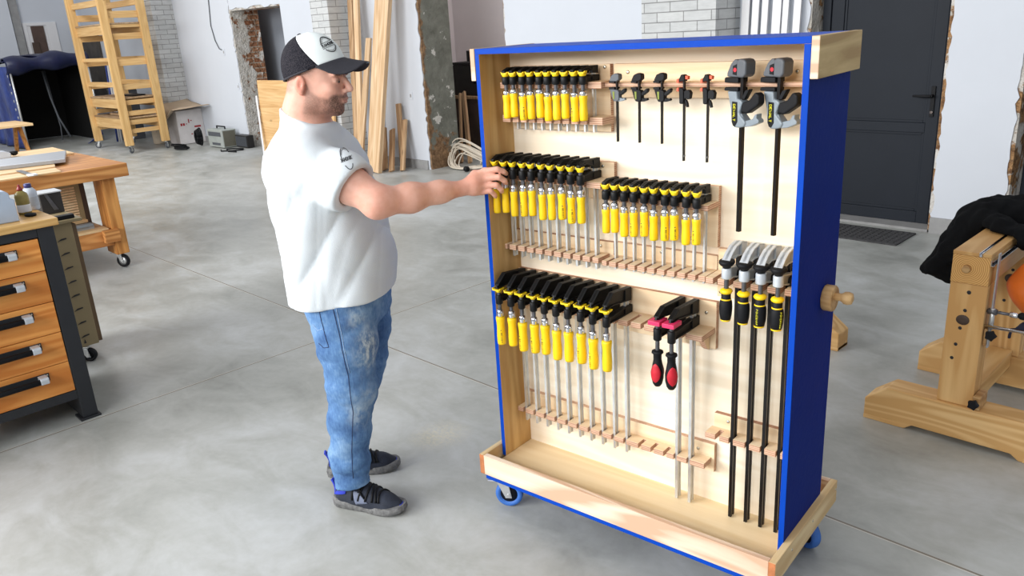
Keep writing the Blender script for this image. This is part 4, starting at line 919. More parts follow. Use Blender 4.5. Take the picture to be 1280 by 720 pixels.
# ------------------------------------------------------------------ trestle with T tracks, right
M['tres'] = wood('trestle_pine', srgb(228, 190, 132), srgb(202, 156, 98), 'z', 9, .4, .5, rings=1.1, knots=True)
M['tres_x'] = wood('trestle_pine_foot', srgb(230, 194, 138), srgb(206, 162, 104), 'x', 9, .4, .5, rings=1.1, knots=True)
M['tres_y'] = wood('trestle_pine_beam', srgb(224, 186, 128), srgb(198, 152, 94), 'y', 9, .4, .5, rings=.8)
def ringend():
    m = NT('log_end_grain'); v = m.coord(False); sp = m.n('SeparateXYZ'); m.l(v, sp.inputs[0])
    dx = m.math('ADD', sp.outputs[0], .012); dz = m.math('SUBTRACT', sp.outputs[2], .735); 
    r = m.math('SQRT', m.math('ADD', m.math('MULTIPLY', dx, dx), m.math('MULTIPLY', dz, dz)))
    rr = m.math('ADD', r, m.math('MULTIPLY', m.noise(v, 18, 2), .01)); s = m.math('SINE', m.math('MULTIPLY', rr, 900))
    m.col(m.ramp(m.math('ADD', m.math('MULTIPLY', s, .35), .5), [(.2, srgb(186, 136, 78)), (.8, srgb(222, 178, 114))])); return m.set(.55, 0, .2)
M['ringend'] = ringend()
def foot_prof(x0, x1, h): return [(x0, 0), (x0 + .17, 0), (x0 + .2, .022), (x1 - .2, .022), (x1 - .17, 0), (x1, 0), (x1, h * .58), (x1 - .09, h), (x0 + .09, h), (x0, h * .58)]
def trestle(loc, depth, label, full=True):
    t = thing('trestle', label, 'trestle', loc)
    for k, y in enumerate((0, depth) if full else (0,)):
        ft = MB().prism(foot_prof(-.345, .42, .165), 'y', y - .06, y + .06).build('foot', ['tres_x', 'endgrain'], t, .005)
        MB().box(-.345, y - .061, 0, -.19, y + .061, .02).box(.265, y - .061, 0, .42, y + .061, .02).build('foot_pad', 'tres_x', ft, .003)
        ps = MB().box(-.066, y - .045, .1655, .066, y + .045, .674).build('post', 'tres', t, .004)
        for (x, z, r) in ((.004, .64, .008), (-.002, .565, .007), (-.012, .49, .007), (-.02, .42, .007), (-.028, .36, .007)): MB().lathe([(r, -.0005), (r * .9, -.0012), (.001, -.0006)], (x, y - .045, z), 'y', 12).build('peg_hole', 'ink', ps)
        kt = MB().lathe([(.021, -.0005), (.02, -.0022), (.008, -.003)], (-.006, y - .045, .525), 'y', 18, sy=1.15).build('knot', 'brown', ps)
    MB().box(-.066, -.05, .6745, .066, depth + .05, .787).build('beam', ['tres_y', 'ringend'], t, .003, edge=lambda n: abs(n.y) > .5)
    MB().lathe([(.015, 0), (.015, -.014), (.012, -.016)], (-.012, -.05, .735), 'y', 8).build('peg', 'turned', t)
    MB().box(-.066, -.052, .7875, .024, depth + .05, .801).box(.036, -.052, .7875, .066, depth + .05, .801).build('top_board', 'tres_y', t, .002)
    tr = MB().box(.0245, -.054, .7875, .0355, depth + .05, .790).box(.0245, -.054, .7902, .0268, depth + .05, .8018).box(.0332, -.054, .7902, .0355, depth + .05, .8018)
    tr.box(.0665, -.053, .757, .069, depth + .05, .779).box(.0692, -.053, .757, .077, depth + .05, .7592).box(.0692, -.053, .7768, .077, depth + .05, .779)
    tr.build('aluminium_track', 'chrome', t)
    if full: MB().box(-.045, .061, .12, .045, depth - .061, .2).build('stretcher', 'tres_y', t, .004)
    return t
TX, TY0 = -.86, 3.31
tr1 = trestle((TX, TY0, 0), .64, 'pine trestle with aluminium tracks carrying a black jacket, at right')
tr2 = trestle((-2.012, 3.93, 0), .08, 'pine stand mostly hidden behind the blue cabinet, its foot showing', False)
# pipe clamp fixed on the trestle's right side
t = thing('rod_clamp', 'chrome rod clamp with black knobs fixed on the trestle post side', 'clamp', (TX + .0665, TY0, 0))
MB().box(.0135, -.02, .42, .0185, .004, .80).build('flat_bar', 'alu', t, .001)
MB().box(.002, -.03, .43, .013, .014, .50).build('wood_block', 'turned', t, .003)
for dy, dz in ((-.03, .515), (-.012, .505)): MB().cyl((.0, dy, dz), (.6, dy + .05, dz - .01), .005, 12).build('rod', 'chrome', t)
MB().cyl((.02, -.02, .50), (.02, -.02, .585), .009, 14).build('upright', 'steel', t)
sc = MB().cyl((.0, -.02, .572), (.10, -.012, .57), .006, 12); sc.lathe([(.012, -.015), (.012, .015)], (.02, -.02, .572), 'x', 12); sc.build('screw_rod', 'thread', t)
MB().lathe([(.008, .075), (.011, .08), (.011, .1), (.008, .105)], (0, -.014, .571), 'x', 14).build('collar', 'chrome', t)
MB().lathe([(.009, .105), (.014, .112), (.015, .2), (.012, .21)], (0, -.01, .571), 'x', 14).build('grip', 'blackrub', t)
def starknob(x, y, z, parent):
    pts = [((.016 if i % 2 else .022) * math.cos(PI * i / 5), (.016 if i % 2 else .022) * math.sin(PI * i / 5)) for i in range(10)]
    mb = MB().prism(pts, 'y', -.01, .008); mb.lathe([(.008, .008), (.008, .02)], n=10, ax='y'); mb.xf(Matrix.Translation((x, y, z))); return mb.build('star_knob', 'blackrub', parent, .003)
starknob(.03, -.045, .483, t); starknob(.012, -.085, .20, t)
MB().box(.002, -.064, .17, .03, .03, .225).build('wood_block', 'turned', t, .003)

# ------------------------------------------------------------------ implicit surfaces (cloth, body)
import openvdb as vdb
class SDF:
    def __init__(s, lo, hi, vox):
        s.lo = np.array(lo, float); s.vox = vox; s.n = np.ceil((np.array(hi) - s.lo) / vox).astype(int) + 1
        s.a = np.full(s.n, .5, np.float32)
    def _box(s, lo, hi):
        i0 = np.clip(np.floor((np.array(lo) - s.lo) / s.vox).astype(int), 0, s.n); i1 = np.clip(np.ceil((np.array(hi) - s.lo) / s.vox).astype(int) + 1, 0, s.n)
        sl = tuple(slice(a, b) for a, b in zip(i0, i1))
        ax = [s.lo[i] + s.vox * np.arange(i0[i], i1[i]) for i in range(3)]
        return sl, np.stack(np.meshgrid(*ax, indexing='ij'), -1)
    def add(s, fn, lo, hi, k=.01, mode='add'):
        m = k + 3 * s.vox
        sl, P = s._box(np.array(lo) - m, np.array(hi) + m)
        if P.size == 0: return
        d = fn(P).astype(np.float32); a = s.a[sl]
        if mode == 'sub': d = -d; h = np.clip(.5 - .5 * (a - d) / max(k, 1e-6), 0, 1); s.a[sl] = a * (1 - h) + d * h + k * h * (1 - h); return
        if mode == 'and': s.a[sl] = np.maximum(a, d); return
        h = np.clip(.5 + .5 * (a - d) / max(k, 1e-6), 0, 1); s.a[sl] = a * (1 - h) + d * h - k * h * (1 - h)
    def cap(s, a, b, ra, rb, k=.01, mode='add'):
        a = np.array(a, float); b = np.array(b, float); r = max(ra, rb)
        def fn(P):
            ab = b - a; t = np.clip(((P - a) @ ab) / (ab @ ab), 0, 1); return np.linalg.norm(P - a - t[..., None] * ab, axis=-1) - (ra + (rb - ra) * t)
        s.add(fn, np.minimum(a, b) - r, np.maximum(a, b) + r, k, mode)
    def chain(s, pts, k=.01, mode='add'):
        for (a, ra), (b, rb) in zip(pts, pts[1:]): s.cap(a, b, ra, rb, k, mode)
    def ell(s, c, r, k=.01, R=None, mode='add'):
        c = np.array(c, float); r = np.array(r, float); R = np.eye(3) if R is None else np.array(R)
        def fn(P):
            q = (P - c) @ R.T; k0 = np.linalg.norm(q / r, axis=-1); k1 = np.linalg.norm(q / (r * r), axis=-1); return k0 * (k0 - 1) / np.maximum(k1, 1e-9)
        m = r.max(); s.add(fn, c - m, c + m, k, mode)
    def stack(s, rows, yaw, k=.02):
        """rows of (z, cx, cy, half depth, half width): a trunk of ellipses facing yaw"""
        rows = sorted(rows); Z = [r[0] for r in rows]; c, sn = math.cos(yaw), math.sin(yaw)
        def fn(P):
            z = P[..., 2]; cx, cy, a, b = (np.interp(z, Z, [r[i] for r in rows]) for i in (1, 2, 3, 4))
            dx = P[..., 0] - cx; dy = P[..., 1] - cy; f = (dx * c + dy * sn) / a; l = (-dx * sn + dy * c) / b
            d = (np.power(np.abs(f) ** 2.2 + np.abs(l) ** 2.2, 1 / 2.2) - 1) * np.minimum(a, b)
            return np.maximum(d, np.maximum(Z[0] - z, z - Z[-1]))
        m = max(max(r[3], r[4]) for r in rows)
        lo = (min(r[1] for r in rows) - m, min(r[2] for r in rows) - m, Z[0]); hi = (max(r[1] for r in rows) + m, max(r[2] for r in rows) + m, Z[-1]); s.add(fn, lo, hi, k)
    def warp(s, fn): 
        sl, P = s._box(s.lo, s.lo + s.vox * s.n); s.a[sl] += fn(P).astype(np.float32)
    def mesh(s, name, mats, parent=None, smooth=2):
        g = vdb.FloatGrid(.5); g.copyFromArray(s.a); p, q = g.convertToQuads(isovalue=0.0)
        p = p * s.vox + s.lo
        me = bpy.data.meshes.new(name); me.from_pydata(p.tolist(), [], q.tolist()); 
        bm = bmesh.new(); bm.from_mesh(me)
        bmesh.ops.remove_doubles(bm, verts=bm.verts, dist=s.vox * .05)
        for _ in range(smooth): bmesh.ops.smooth_vert(bm, verts=bm.verts, factor=.5, use_axis_x=True, use_axis_y=True, use_axis_z=True)
        bmesh.ops.recalc_face_normals(bm, faces=bm.faces)
        for f in bm.faces: f.smooth = True
        bm.to_mesh(me); bm.free()
        for m in (mats if isinstance(mats, (list, tuple)) else [mats]): me.materials.append(M[m] if isinstance(m, str) else m)
        o = bpy.data.objects.new(name, me); C.objects.link(o)
        if parent: o.parent = parent
        return o
def waves(seed, n, freq, dirs=None, sharp=0):
    r = np.random.RandomState(seed); K = r.randn(n, 3) if dirs is None else np.array(dirs)[r.randint(0, len(dirs), n)] + .35 * r.randn(n, 3)
    K /= np.linalg.norm(K, axis=1)[:, None]; F = freq * (.6 + .9 * r.rand(n)); ph = 6.28 * r.rand(n)
    def fn(P):
        d = 0
        for i in range(n):
            w = np.sin((P @ K[i]) * F[i] + ph[i] + 1.2 * np.sin((P @ K[(i + 1) % n]) * F[i] * .35 + ph[i]))
            d = d + (w if not sharp else 1 - 2 * np.abs(w) ** .7)
        return d / n
    return fn

# black jacket and orange sleeping bag hung over the trestle (SDF in room coordinates)
M['jacket'] = plain('black_cloth', srgb(15, 16, 18), .9, 0, .2, 14, .25, 60, .1)
M['orangecloth'] = plain('orange_nylon', srgb(226, 112, 34), .55, 0, .1, 8, .3, 25)
M['navycloth'] = plain('navy_cloth', srgb(30, 34, 60), .7, 0, .15, 10)
g = SDF((-1.35, 3.4, .35), (-.2, 4.25, 1.15), .009)
g.chain([((-1.175, 3.72, .555), .014), ((-1.11, 3.74, .585), .04), ((-1.05, 3.76, .68), .065), ((-.985, 3.79, .78), .085), ((-.92, 3.80, .805), .088), ((-.8, 3.80, .82), .088), ((-.5, 3.78, .82), .09)], .05)
g.chain([((-1.06, 3.74, .545), .03), ((-1.0, 3.78, .6), .05), ((-.97, 3.84, .7), .07)], .05)
g.chain([((-.95, 3.72, .83), .04), ((-.86, 3.62, .82), .03), ((-.76, 3.56, .805), .032), ((-.6, 3.54, .79), .04)], .05); g.chain([((-.9, 3.95, .79), .09), ((-.5, 3.95, .8), .1)], .05)
wv = waves(3, 5, 60, [(.1, 1, .25), (.25, .9, -.3), (-.2, .8, .5)], 1); wvb = waves(5, 4, 120, [(.3, 1, .2), (.8, .5, -.6)], 1); g.warp(lambda P: .016 * wv(P) + .005 * wvb(P) + .004)
g.a = np.maximum(g.a, -1)
# keep the cloth off the beam
sl, P = g._box(g.lo, g.lo + g.vox * g.n)
bx = np.max(np.stack([np.abs(P[..., 0] - TX) - .082, np.abs(P[..., 1] - 3.6) - .42, np.abs(P[..., 2] - .57) - .236], -1), -1)
g.a[sl] = np.maximum(g.a[sl], -bx)
o = g.mesh('jacket', 'jacket', None, 1); tag(o, 'crumpled black jacket draped over the pine trestle at right', 'jacket')
g = SDF((-.85, 3.3, .45), (-.35, 3.9, .85), .008)
g.chain([((-.69, 3.49, .665), .07), ((-.69, 3.49, .63), .08), ((-.66, 3.49, .58), .08)], .04); g.chain([((-.60, 3.49, .665), .08), ((-.58, 3.49, .6), .085)], .06)
wv2 = waves(9, 4, 40, [(.2, .2, 1), (.6, 0, .7)]); g.warp(lambda P: .010 * wv2(P))
o = g.mesh('sleeping_bag', 'orangecloth', None, 1); tag(o, 'orange padded sleeping bag hanging below the black jacket', 'sleeping bag')
g = SDF((-.8, 3.38, .36), (-.4, 3.7, .58), .008); g.chain([((-.70, 3.49, .46), .024), ((-.66, 3.49, .445), .03), ((-.5, 3.49, .435), .03)], .03); g.chain([((-.70, 3.49, .46), .012), ((-.745, 3.48, .445), .006), ((-.748, 3.48, .41), .008)], .01)
o = g.mesh('stuff_sack', 'navycloth', None, 1); tag(o, 'dark navy cloth hanging under the orange sleeping bag', 'cloth')
# ------------------------------------------------------------------ the man
M['skin'] = None
def skin_mat():
    m = NT('skin'); v = m.coord(False)
    at = m.n('Attribute', attribute_name='hair_and_shade'); 
    base = m.ramp(m.noise(v, 16, 4, .6), [(.3, srgb(214, 156, 134)), (.7, srgb(234, 184, 164))])
    red = m.n('Attribute', attribute_name='flush')
    base = m.mix(m.math('MULTIPLY', red.outputs['Fac'], .6), base, srgb(214, 116, 96))
    st = m.ramp(m.noise(v, 260, 3, .7), [(.3, srgb(38, 29, 26)), (.75, srgb(98, 74, 62))])
    m.col(m.mix(m.math('MULTIPLY', at.outputs['Fac'], m.ramp(m.noise(v, 190, 3, .7), [(.3, (.55, .55, .55)), (.6, (1, 1, 1))])), base, st)); m.bump(m.noise(v, 120, 3), .06, .002)
    m.b.inputs['Subsurface Weight'].default_value = .12; m.b.inputs['Subsurface Radius'].default_value = (.012, .005, .003); m.b.inputs['Subsurface Scale'].default_value = .5
    return m.set(.5, 0, .3)
M['skin'] = skin_mat()
M['tee'] = plain('white_cotton', srgb(216, 223, 228), .9, 0, .012, 30, .2, 400, .1)
def denim():
    m = NT('blue_denim'); v = m.coord(False); sp = m.n('SeparateXYZ'); m.l(v, sp.inputs[0])
    n = m.noise(v, 7, 5, .65); f = m.noise(m.scale(v, 1, 1, .3), 160, 2)
    c = m.ramp(m.math('ADD', m.math('MULTIPLY', n, .8), m.math('MULTIPLY', f, .2)), [(.35, srgb(60, 90, 136)), (.52, srgb(92, 128, 172)), (.68, srgb(132, 164, 198))])
    at = m.n('Attribute', attribute_name='wear')
    w = m.math('MULTIPLY', at.outputs['Fac'], m.ramp(m.noise(m.scale(v, 1, 1, .6), 42, 4, .7), [(.42, (.1, .1, .1)), (.6, (1, 1, 1))]))
    m.col(m.mix(w, c, srgb(206, 218, 222))); m.bump(f, .2, .003); return m.set(.85, 0, .15)
M['denim'] = denim()
M['denim_dk'] = plain('dark_denim_stitch', srgb(36, 48, 84), .8, 0, .2, 40); M['denim_lt'] = plain('pale_denim_thread', srgb(150, 176, 208), .8, 0, .2, 60)
M['capblack'] = plain('black_cap_cloth', srgb(40, 40, 48), .8, 0, .1, 40, .2, 200); M['capwhite'] = plain('white_cap_foam', srgb(232, 240, 240), .8, 0, .02, 30)
def meshcloth():
    m = NT('cap_netting'); v = m.coord(False); vo = m.n('TexVoronoi'); m.l(v, vo.inputs['Vector']); vo.inputs['Scale'].default_value = 330
    m.col(m.ramp(vo.outputs['Distance'], [(.25, srgb(60, 56, 62)), (.5, srgb(20, 20, 30))])); m.bump(vo.outputs['Distance'], .5, .003); return m.set(.75, 0, .2)
M['capmesh'] = meshcloth()
M['shoe'] = plain('navy_knit', srgb(36, 42, 56), .8, 0, .2, 60, .35, 260); M['shoe_blue'] = plain('bright_blue_trim', srgb(34, 54, 178), .6, 0, .15, 40)
M['sole'] = plain('speckled_grey_sole', srgb(104, 104, 104), .7, 0, .45, 70, .4, 90); M['shoe_grey'] = plain('grey_trim', srgb(110, 118, 140), .6, 0, .1, 30)
B0 = np.array([-.62, 2.76, 0])
A46 = math.radians(46.0)
man = thing('person', 'man in white T-shirt, blue jeans and cap reaching for a yellow clamp', 'person', (math.cos(A46) * B0[0] - math.sin(A46) * B0[1], math.sin(A46) * B0[0] + math.cos(A46) * B0[1], 0), A46)
v3 = lambda x, y, z: np.array([x, y, z], float) - B0
YAW = math.radians(-20)
# head frame
HC = v3(-.603, 2.765, 1.588); hy, hp = math.radians(-14), math.radians(8)
HF = np.array([math.cos(hy) * math.cos(hp), math.sin(hy) * math.cos(hp), -math.sin(hp)]); HL = np.array([-math.sin(hy), math.cos(hy), 0]); HU = np.cross(HF, HL)
HR = np.stack([HF, HL, HU])
hd = lambda f, l, u: HC + HF * f + HL * l + HU * u
hk = 1.004
SH = v3(-.607, 2.585, 1.325); EL = v3(-.40, 2.478, 1.218); WR = v3(-.153 * hk, 2.61, 1.72 + (1.218 - 1.72) * hk)
vox = .0036
b = SDF(np.array([-.98, 2.42, .04]) - B0, np.array([.05, 3.12, 1.74]) - B0, vox)
# trunk and legs (inside the clothes)
def st(rows): return [(z, x - B0[0], y - B0[1], a, w) for (z, x, y, a, w) in rows]
b.stack(st([(.80, -.60, 2.77, .105, .15), (.95, -.61, 2.77, .125, .155), (1.15, -.635, 2.77, .12, .165), (1.30, -.645, 2.77, .115, .18), (1.38, -.65, 2.77, .085, .16), (1.44, -.65, 2.77, .06, .09)]), YAW)
NKN, KNN, ANN = v3(-.595, 2.69, .84), v3(-.60, 2.665, .50), v3(-.648, 2.675, .06)
NKF, KNF, ANF = v3(-.575, 2.86, .84), v3(-.600, 2.875, .50), v3(-.70, 2.905, .06)
for q in ((NKN, KNN, ANN), (NKF, KNF, ANF)): b.chain([(q[0], .085), (q[1], .052), (q[2], .036)], .03)
# neck and head
b.chain([(v3(-.672, 2.77, 1.40), .082), (v3(-.660, 2.767, 1.47), .073), (hd(-.038, 0, -.03), .066)], .03)
b.chain([(v3(-.655, 2.77, 1.415), .05), (SH + np.array([-.01, .02, .01]), .045)], .04); b.chain([(v3(-.655, 2.77, 1.415), .05), (v3(-.66, 2.95, 1.34), .045)], .04)
b.ell(hd(-.012, 0, .035), (.099, .078, .092), .02, HR)
b.ell(hd(.028, 0, -.035), (.066, .062, .078), .025, HR)
b.ell(hd(.038, 0, -.082), (.05, .047, .03), .02, HR)          # jaw
b.ell(hd(.070, 0, -.098), (.022, .024, .019), .015, HR)       # chin
b.ell(hd(-.012, .045, -.068), (.035, .022, .03), .02, HR); b.ell(hd(-.012, -.045, -.068), (.035, .022, .03), .02, HR)   # jaw corners
for s in (-1, 1):
    b.ell(hd(.062, s * .04, -.028), (.026, .022, .022), .018, HR)   # cheek
    b.ell(hd(.077, s * .03, .022), (.016, .024, .010), .012, HR)    # brow
    b.ell(hd(.091, s * .031, .002), (.013, .018, .012), .008, HR, 'sub')
    b.ell(hd(.077, s * .031, .001), (.014, .016, .0115), .003, HR)   # eyelid over the ball
    b.cap(hd(.0875, s * .018, .004), hd(.086, s * .045, .002), .0024, .002, .003)
b.cap(hd(.092, 0, .008), hd(.116, 0, -.022), .009, .0105, .010); b.ell(hd(.110, 0, -.026), (.012, .012, .009), .006, HR)
for s in (-1, 1): b.ell(hd(.102, s * .013, -.030), (.010, .007, .008), .005, HR); b.ell(hd(.107, s * .006, -.0375), (.005, .003, .003), .002, HR, 'sub')
b.ell(hd(.088, 0, -.052), (.014, .026, .014), .010, HR)
b.ell(hd(.099, 0, -.057), (.007, .021, .0055), .004, HR); b.ell(hd(.0965, 0, -.068), (.0075, .018, .006), .004, HR)
b.cap(hd(.104, -.022, -.0625), hd(.104, .022, -.0625), .0022, .0022, .002, 'sub')
for s in (-1, 1):   # ears
    c = hd(-.026, s * .079, -.018); R2 = HR
    b.ell(c, (.019, .009, .031), .004, HR); b.ell(hd(-.020, s * .090, -.016), (.011, .008, .020), .004, HR, 'sub'); b.ell(hd(-.022, s * .080, -.043), (.010, .007, .010), .004, HR); b.ell(hd(-.014, s * .080, -.022), (.005, .006, .008), .003, HR)
# right arm
b.chain([(SH, .062), (SH * .45 + EL * .55, .057), (EL, .05)], .03)
FM = EL * .62 + WR * .38
b.chain([(EL + np.array([-.01, .0, -.005]), .044), (FM + np.array([0, 0, -.004]), .0445), (EL * .25 + WR * .75, .033), (WR, .0265)], .03)
b.ell(EL + np.array([-.012, -.008, -.022]), (.022, .022, .02), .03)
# hand
hp_ = lambda x, y, z: v3(x * hk, y * hk - .010, 1.72 + (z - 1.72) * hk)
KN = {'i': hp_(-.066, 2.625, 1.268), 'm': hp_(-.064, 2.617, 1.247), 'r': hp_(-.067, 2.618, 1.223), 'p': hp_(-.078, 2.625, 1.201)}
MD = {'i': hp_(-.024, 2.612, 1.274), 'm': hp_(-.020, 2.603, 1.250), 'r': hp_(-.030, 2.604, 1.224), 'p': hp_(-.050, 2.613, 1.204)}
DS = {'i': hp_(-.004, 2.618, 1.264), 'm': hp_(-.003, 2.612, 1.236), 'r': hp_(-.016, 2.612, 1.208), 'p': hp_(-.038, 2.622, 1.187)}
TP = {'i': hp_(.004, 2.632, 1.255), 'm': hp_(.002, 2.630, 1.224), 'r': hp_(-.014, 2.632, 1.196), 'p': hp_(-.036, 2.636, 1.179)}
FR = {'i': .0102, 'm': .0104, 'r': .0099, 'p': .0088}
for k in 'imrp':
    b.chain([(WR + (KN[k] - WR) * .08, .017), (WR + (KN[k] - WR) * .6, .0160), (KN[k] + np.array([0, .004, 0]), .0132)], .012)
HT = WR + (KN['i'] - WR) * .25
b.chain([(HT + np.array([0, .012, .002]), .015), (hp_(-.100, 2.650, 1.256), .0135), (hp_(-.068, 2.652, 1.262), .0105), (hp_(-.040, 2.654, 1.254), .0088)], .008)
for k in 'imrp':
    b.chain([(KN[k], FR[k] + .0015), (MD[k], FR[k]), (DS[k], FR[k] * .92), (TP[k], FR[k] * .80)], .0022)
# left arm hanging behind the body
SL = v3(-.665, 2.965, 1.34); ELL = v3(-.70, 3.0, 1.07); WL = v3(-.62, 2.99, .86)
b.chain([(SL, .058), (ELL, .046), (WL, .027)], .03)
hw = WL + np.array([.01, -.003, -.04]); b.ell(hw + np.array([.005, 0, -.02]), (.036, .017, .045), .012)
for i in range(4):
    r0 = hw + np.array([.03 - i * .02, 0, -.055]); b.chain([(r0, .0088), (r0 + np.array([.006, -.004, -.034]), .0082), (r0 + np.array([.0, -.012, -.058]), .0068)], .003)
b.chain([(hw + np.array([.03, -.004, 0]), .011), (hw + np.array([.052, -.01, -.03]), .009), (hw + np.array([.055, -.016, -.055]), .0075)], .005)
body = b.mesh('body', 'skin', man, 2)
M['eyewhite'] = plain('eye_white', srgb(170, 150, 142), .3, 0, .02); M['iris'] = plain('dark_iris', srgb(44, 36, 32), .2)
for s in (-1, 1):
    e_ = MB().ball((0, 0, 0), .0098, .0098, .0040, 14, 0).ball((.0062, 0, -.0004), .0045, .0052, .0036, 10, 1).build('eye', ['eyewhite', 'iris'], man)
    mm_ = Matrix(np.column_stack([HF, HL, HU]).tolist()).to_4x4() @ Matrix.Rotation(s * .25, 4, 'Z'); mm_.translation = Vector(hd(.0828, s * .031, -.0005)); e_.matrix_basis = mm_
me = body.data; co = np.empty(len(me.vertices) * 3, np.float32); me.vertices.foreach_get('co', co); co = co.reshape(-1, 3)
loc = (co - HC) @ HR.T; f_, l_, u_ = loc[:, 0], loc[:, 1], loc[:, 2]
sm = lambda a, lo, hi: np.clip((a - lo) / (hi - lo), 0, 1) ** 2 * (3 - 2 * np.clip((a - lo) / (hi - lo), 0, 1))
up = np.interp(f_, [-.03, -.01, .0, .03, .06, .078, .12], [.01, -.01, -.035, -.052, -.058, -.043, -.041])
beard = sm(-(u_ - up), -.006, .008) * sm(u_, -.135, -.118) * sm(f_, -.022, -.002) * (1 - .0)
beard *= .50 + .42 * sm(f_, .03, .08)
under = sm(-u_, .105, .118) * (1 - sm(f_, .05, .08)); beard *= 1 - .55 * under
lip = np.exp(-((u_ + .0625) / .0095) ** 2 - (l_ / .021) ** 2) * (f_ > .085); beard *= 1 - .9 * lip
brow = np.exp(-((u_ - .021) / .0055) ** 2) * (np.abs(l_) > .012) * (np.abs(l_) < .05) * (f_ > .055) * .95  # eyebrow hair, darkened further for the shade under the visor
hair = sm(u_, -.01, .02) * sm(-f_, -.03, .0) * .42 * (np.abs(l_) < .0815) + sm(-f_, .045, .07) * sm(u_, -.06, -.04) * .42 * (np.abs(l_) < .07)
eyeline = (np.exp(-((u_ - .002) / .0042) ** 2) * np.exp(-((np.abs(l_) - .032) / .012) ** 2) * (f_ > .07)) * .9
inh = (np.abs(f_) < .14) & (np.abs(l_) < .1) & (u_ > -.14) & (u_ < .14)
tint = np.clip(np.maximum.reduce([beard, brow, hair, eyeline]), 0, .93) * inh
a = me.attributes.new('hair_and_shade', 'FLOAT', 'POINT'); a.data.foreach_set('value', tint.astype(np.float32))
ear = np.exp(-((np.abs(l_) - .083) / .012) ** 2 - ((f_ + .026) / .025) ** 2 - ((u_ + .02) / .03) ** 2) * inh
hand_d = np.linalg.norm(co - (KN['m'] + WR) / 2, axis=1); flush = np.clip(ear * .9 + lip * .6 * inh + .28 * np.exp(-(hand_d / .08) ** 2) + .3 * np.exp(-(np.linalg.norm(co - EL, axis=1) / .06) ** 2), 0, 1)
a = me.attributes.new('flush', 'FLOAT', 'POINT'); a.data.foreach_set('value', flush.astype(np.float32))

# T-shirt
SLV = SH + (EL - SH) * .62
t = SDF(np.array([-.93, 2.40, .80]) - B0, np.array([-.30, 3.16, 1.56]) - B0, .0058)
t.stack(st([(.835, -.607, 2.765, .172, .205), (.90, -.605, 2.765, .176, .206), (1.0, -.608, 2.765, .180, .206), (1.08, -.614, 2.765, .176, .206), (1.2, -.632, 2.767, .158, .212), (1.30, -.648, 2.768, .136, .212), (1.365, -.655, 2.768, .116, .198), (1.405, -.655, 2.768, .100, .150), (1.435, -.656, 2.768, .090, .098), (1.465, -.658, 2.768, .084, .084), (1.53, -.66, 2.768, .081, .081)]), YAW, .03)
t.chain([(v3(-.652, 2.70, 1.378), .05), (SH + np.array([-.02, .02, .0]), .076), (SH + (EL - SH) * .45, .078), (SLV + (EL - SH) * .06, .081)], .05)
t.chain([(v3(-.66, 2.85, 1.378), .05), (SL, .07), (SL + (ELL - SL) * .6, .074)], .05)
wf = waves(4, 7, 21, [(.7, .2, -.7), (.2, .1, -1), (1, 0, -.35)], 1); wf2 = waves(14, 6, 44, [(.6, .4, -.7), (.9, .2, .4)])
def fold(P):
    z = P[..., 2]; k = np.interp(z, [.83, .95, 1.15, 1.3, 1.42], [.017, .022, .018, .014, .004]); return 1.25 * k * wf(P) + .0026 * wf2(P)
t.warp(fold)
sl, P = t._box(t.lo, t.lo + t.vox * t.n)
ax = (EL - SH) / np.linalg.norm(EL - SH); axs = ax * .9 + np.array([0, 0, -.1]); axs /= np.linalg.norm(axs)
q_ = (P - SH) @ ax; da = np.linalg.norm(P - SH - q_[..., None] * ax, axis=-1); cutR = np.where((da < .105) & (P[..., 1] < 2.62 - B0[1]), (P - SLV) @ axs, -1)
t.a = np.maximum(t.a, np.where((P @ ax) > (SH @ ax) + .03, cutR, -1))
hem = .838 - P[..., 2] + .05 * P[..., 0] + .003 * np.sin(P[..., 0] * 34); t.a = np.maximum(t.a, hem)
axl = (ELL - SL) / np.linalg.norm(ELL - SL); cl_ = np.where(P[..., 1] > 2.93 - B0[1], (P - (SL + (ELL - SL) * .55)) @ axl, -1); t.a = np.maximum(t.a, cl_)
# neckline plane and hollows at the sleeve ends, hem and collar
nk = np.where(np.abs(P[..., 1] + B0[1] - 2.767) < .115, .9 * (P[..., 2] - (1.462 - .36 * (P[..., 0] + B0[0] + .63) - 1.8 * (P[..., 1] + B0[1] - 2.767) ** 2)), -1); t.a = np.maximum(t.a, nk)
t.chain([(SLV + ax * .05, .073), (SLV - ax * .05, .062)], .004, 'sub')
t.chain([(v3(-.65, 2.767, 1.56), .074), (v3(-.660, 2.767, 1.46), .074)], .004, 'sub')
tee = t.mesh('t_shirt', 'tee', man, 1)
# collar rib, sleeve seam and the round emblem follow the cloth
def bvh(o):
    dg = bpy.context.evaluated_depsgraph_get(); return BVHTree.FromPolygons([v.co[:] for v in o.data.vertices], [p.vertices[:] for p in o.data.polygons])
tb_ = bvh(tee)
def onto(bv, p, d, off=.0008):
    p = Vector(p); d = Vector(d).normalized(); h = bv.ray_cast(p - d * .4, d)
    return None if h[0] is None else h[0] + h[1] * off * (1 if h[1].dot(d) < 0 else -1)
def path_on(bv, pts, d, off=.0008):
    return [q for q in (onto(bv, p, d, off) for p in pts) if q is not None]
em = MB(); ec = v3(-.512, 2.62, 1.338); ex = Vector((.93, .1, -.3)).normalized(); ed = Vector((-.18, .97, -.14)); eu = Vector((-.18, 0, 1))
E2 = lambda u, v: Vector(ec) + ex * u + eu * v
def ring(mb, r, a0, a1, rad, sx=1):
    pts = path_on(tb_, [E2(r * sx * math.cos(a), r * math.sin(a)) for a in np.linspace(a0, a1, 26)], ed)
    if len(pts) > 2: mb.tube(pts, rad, 5)
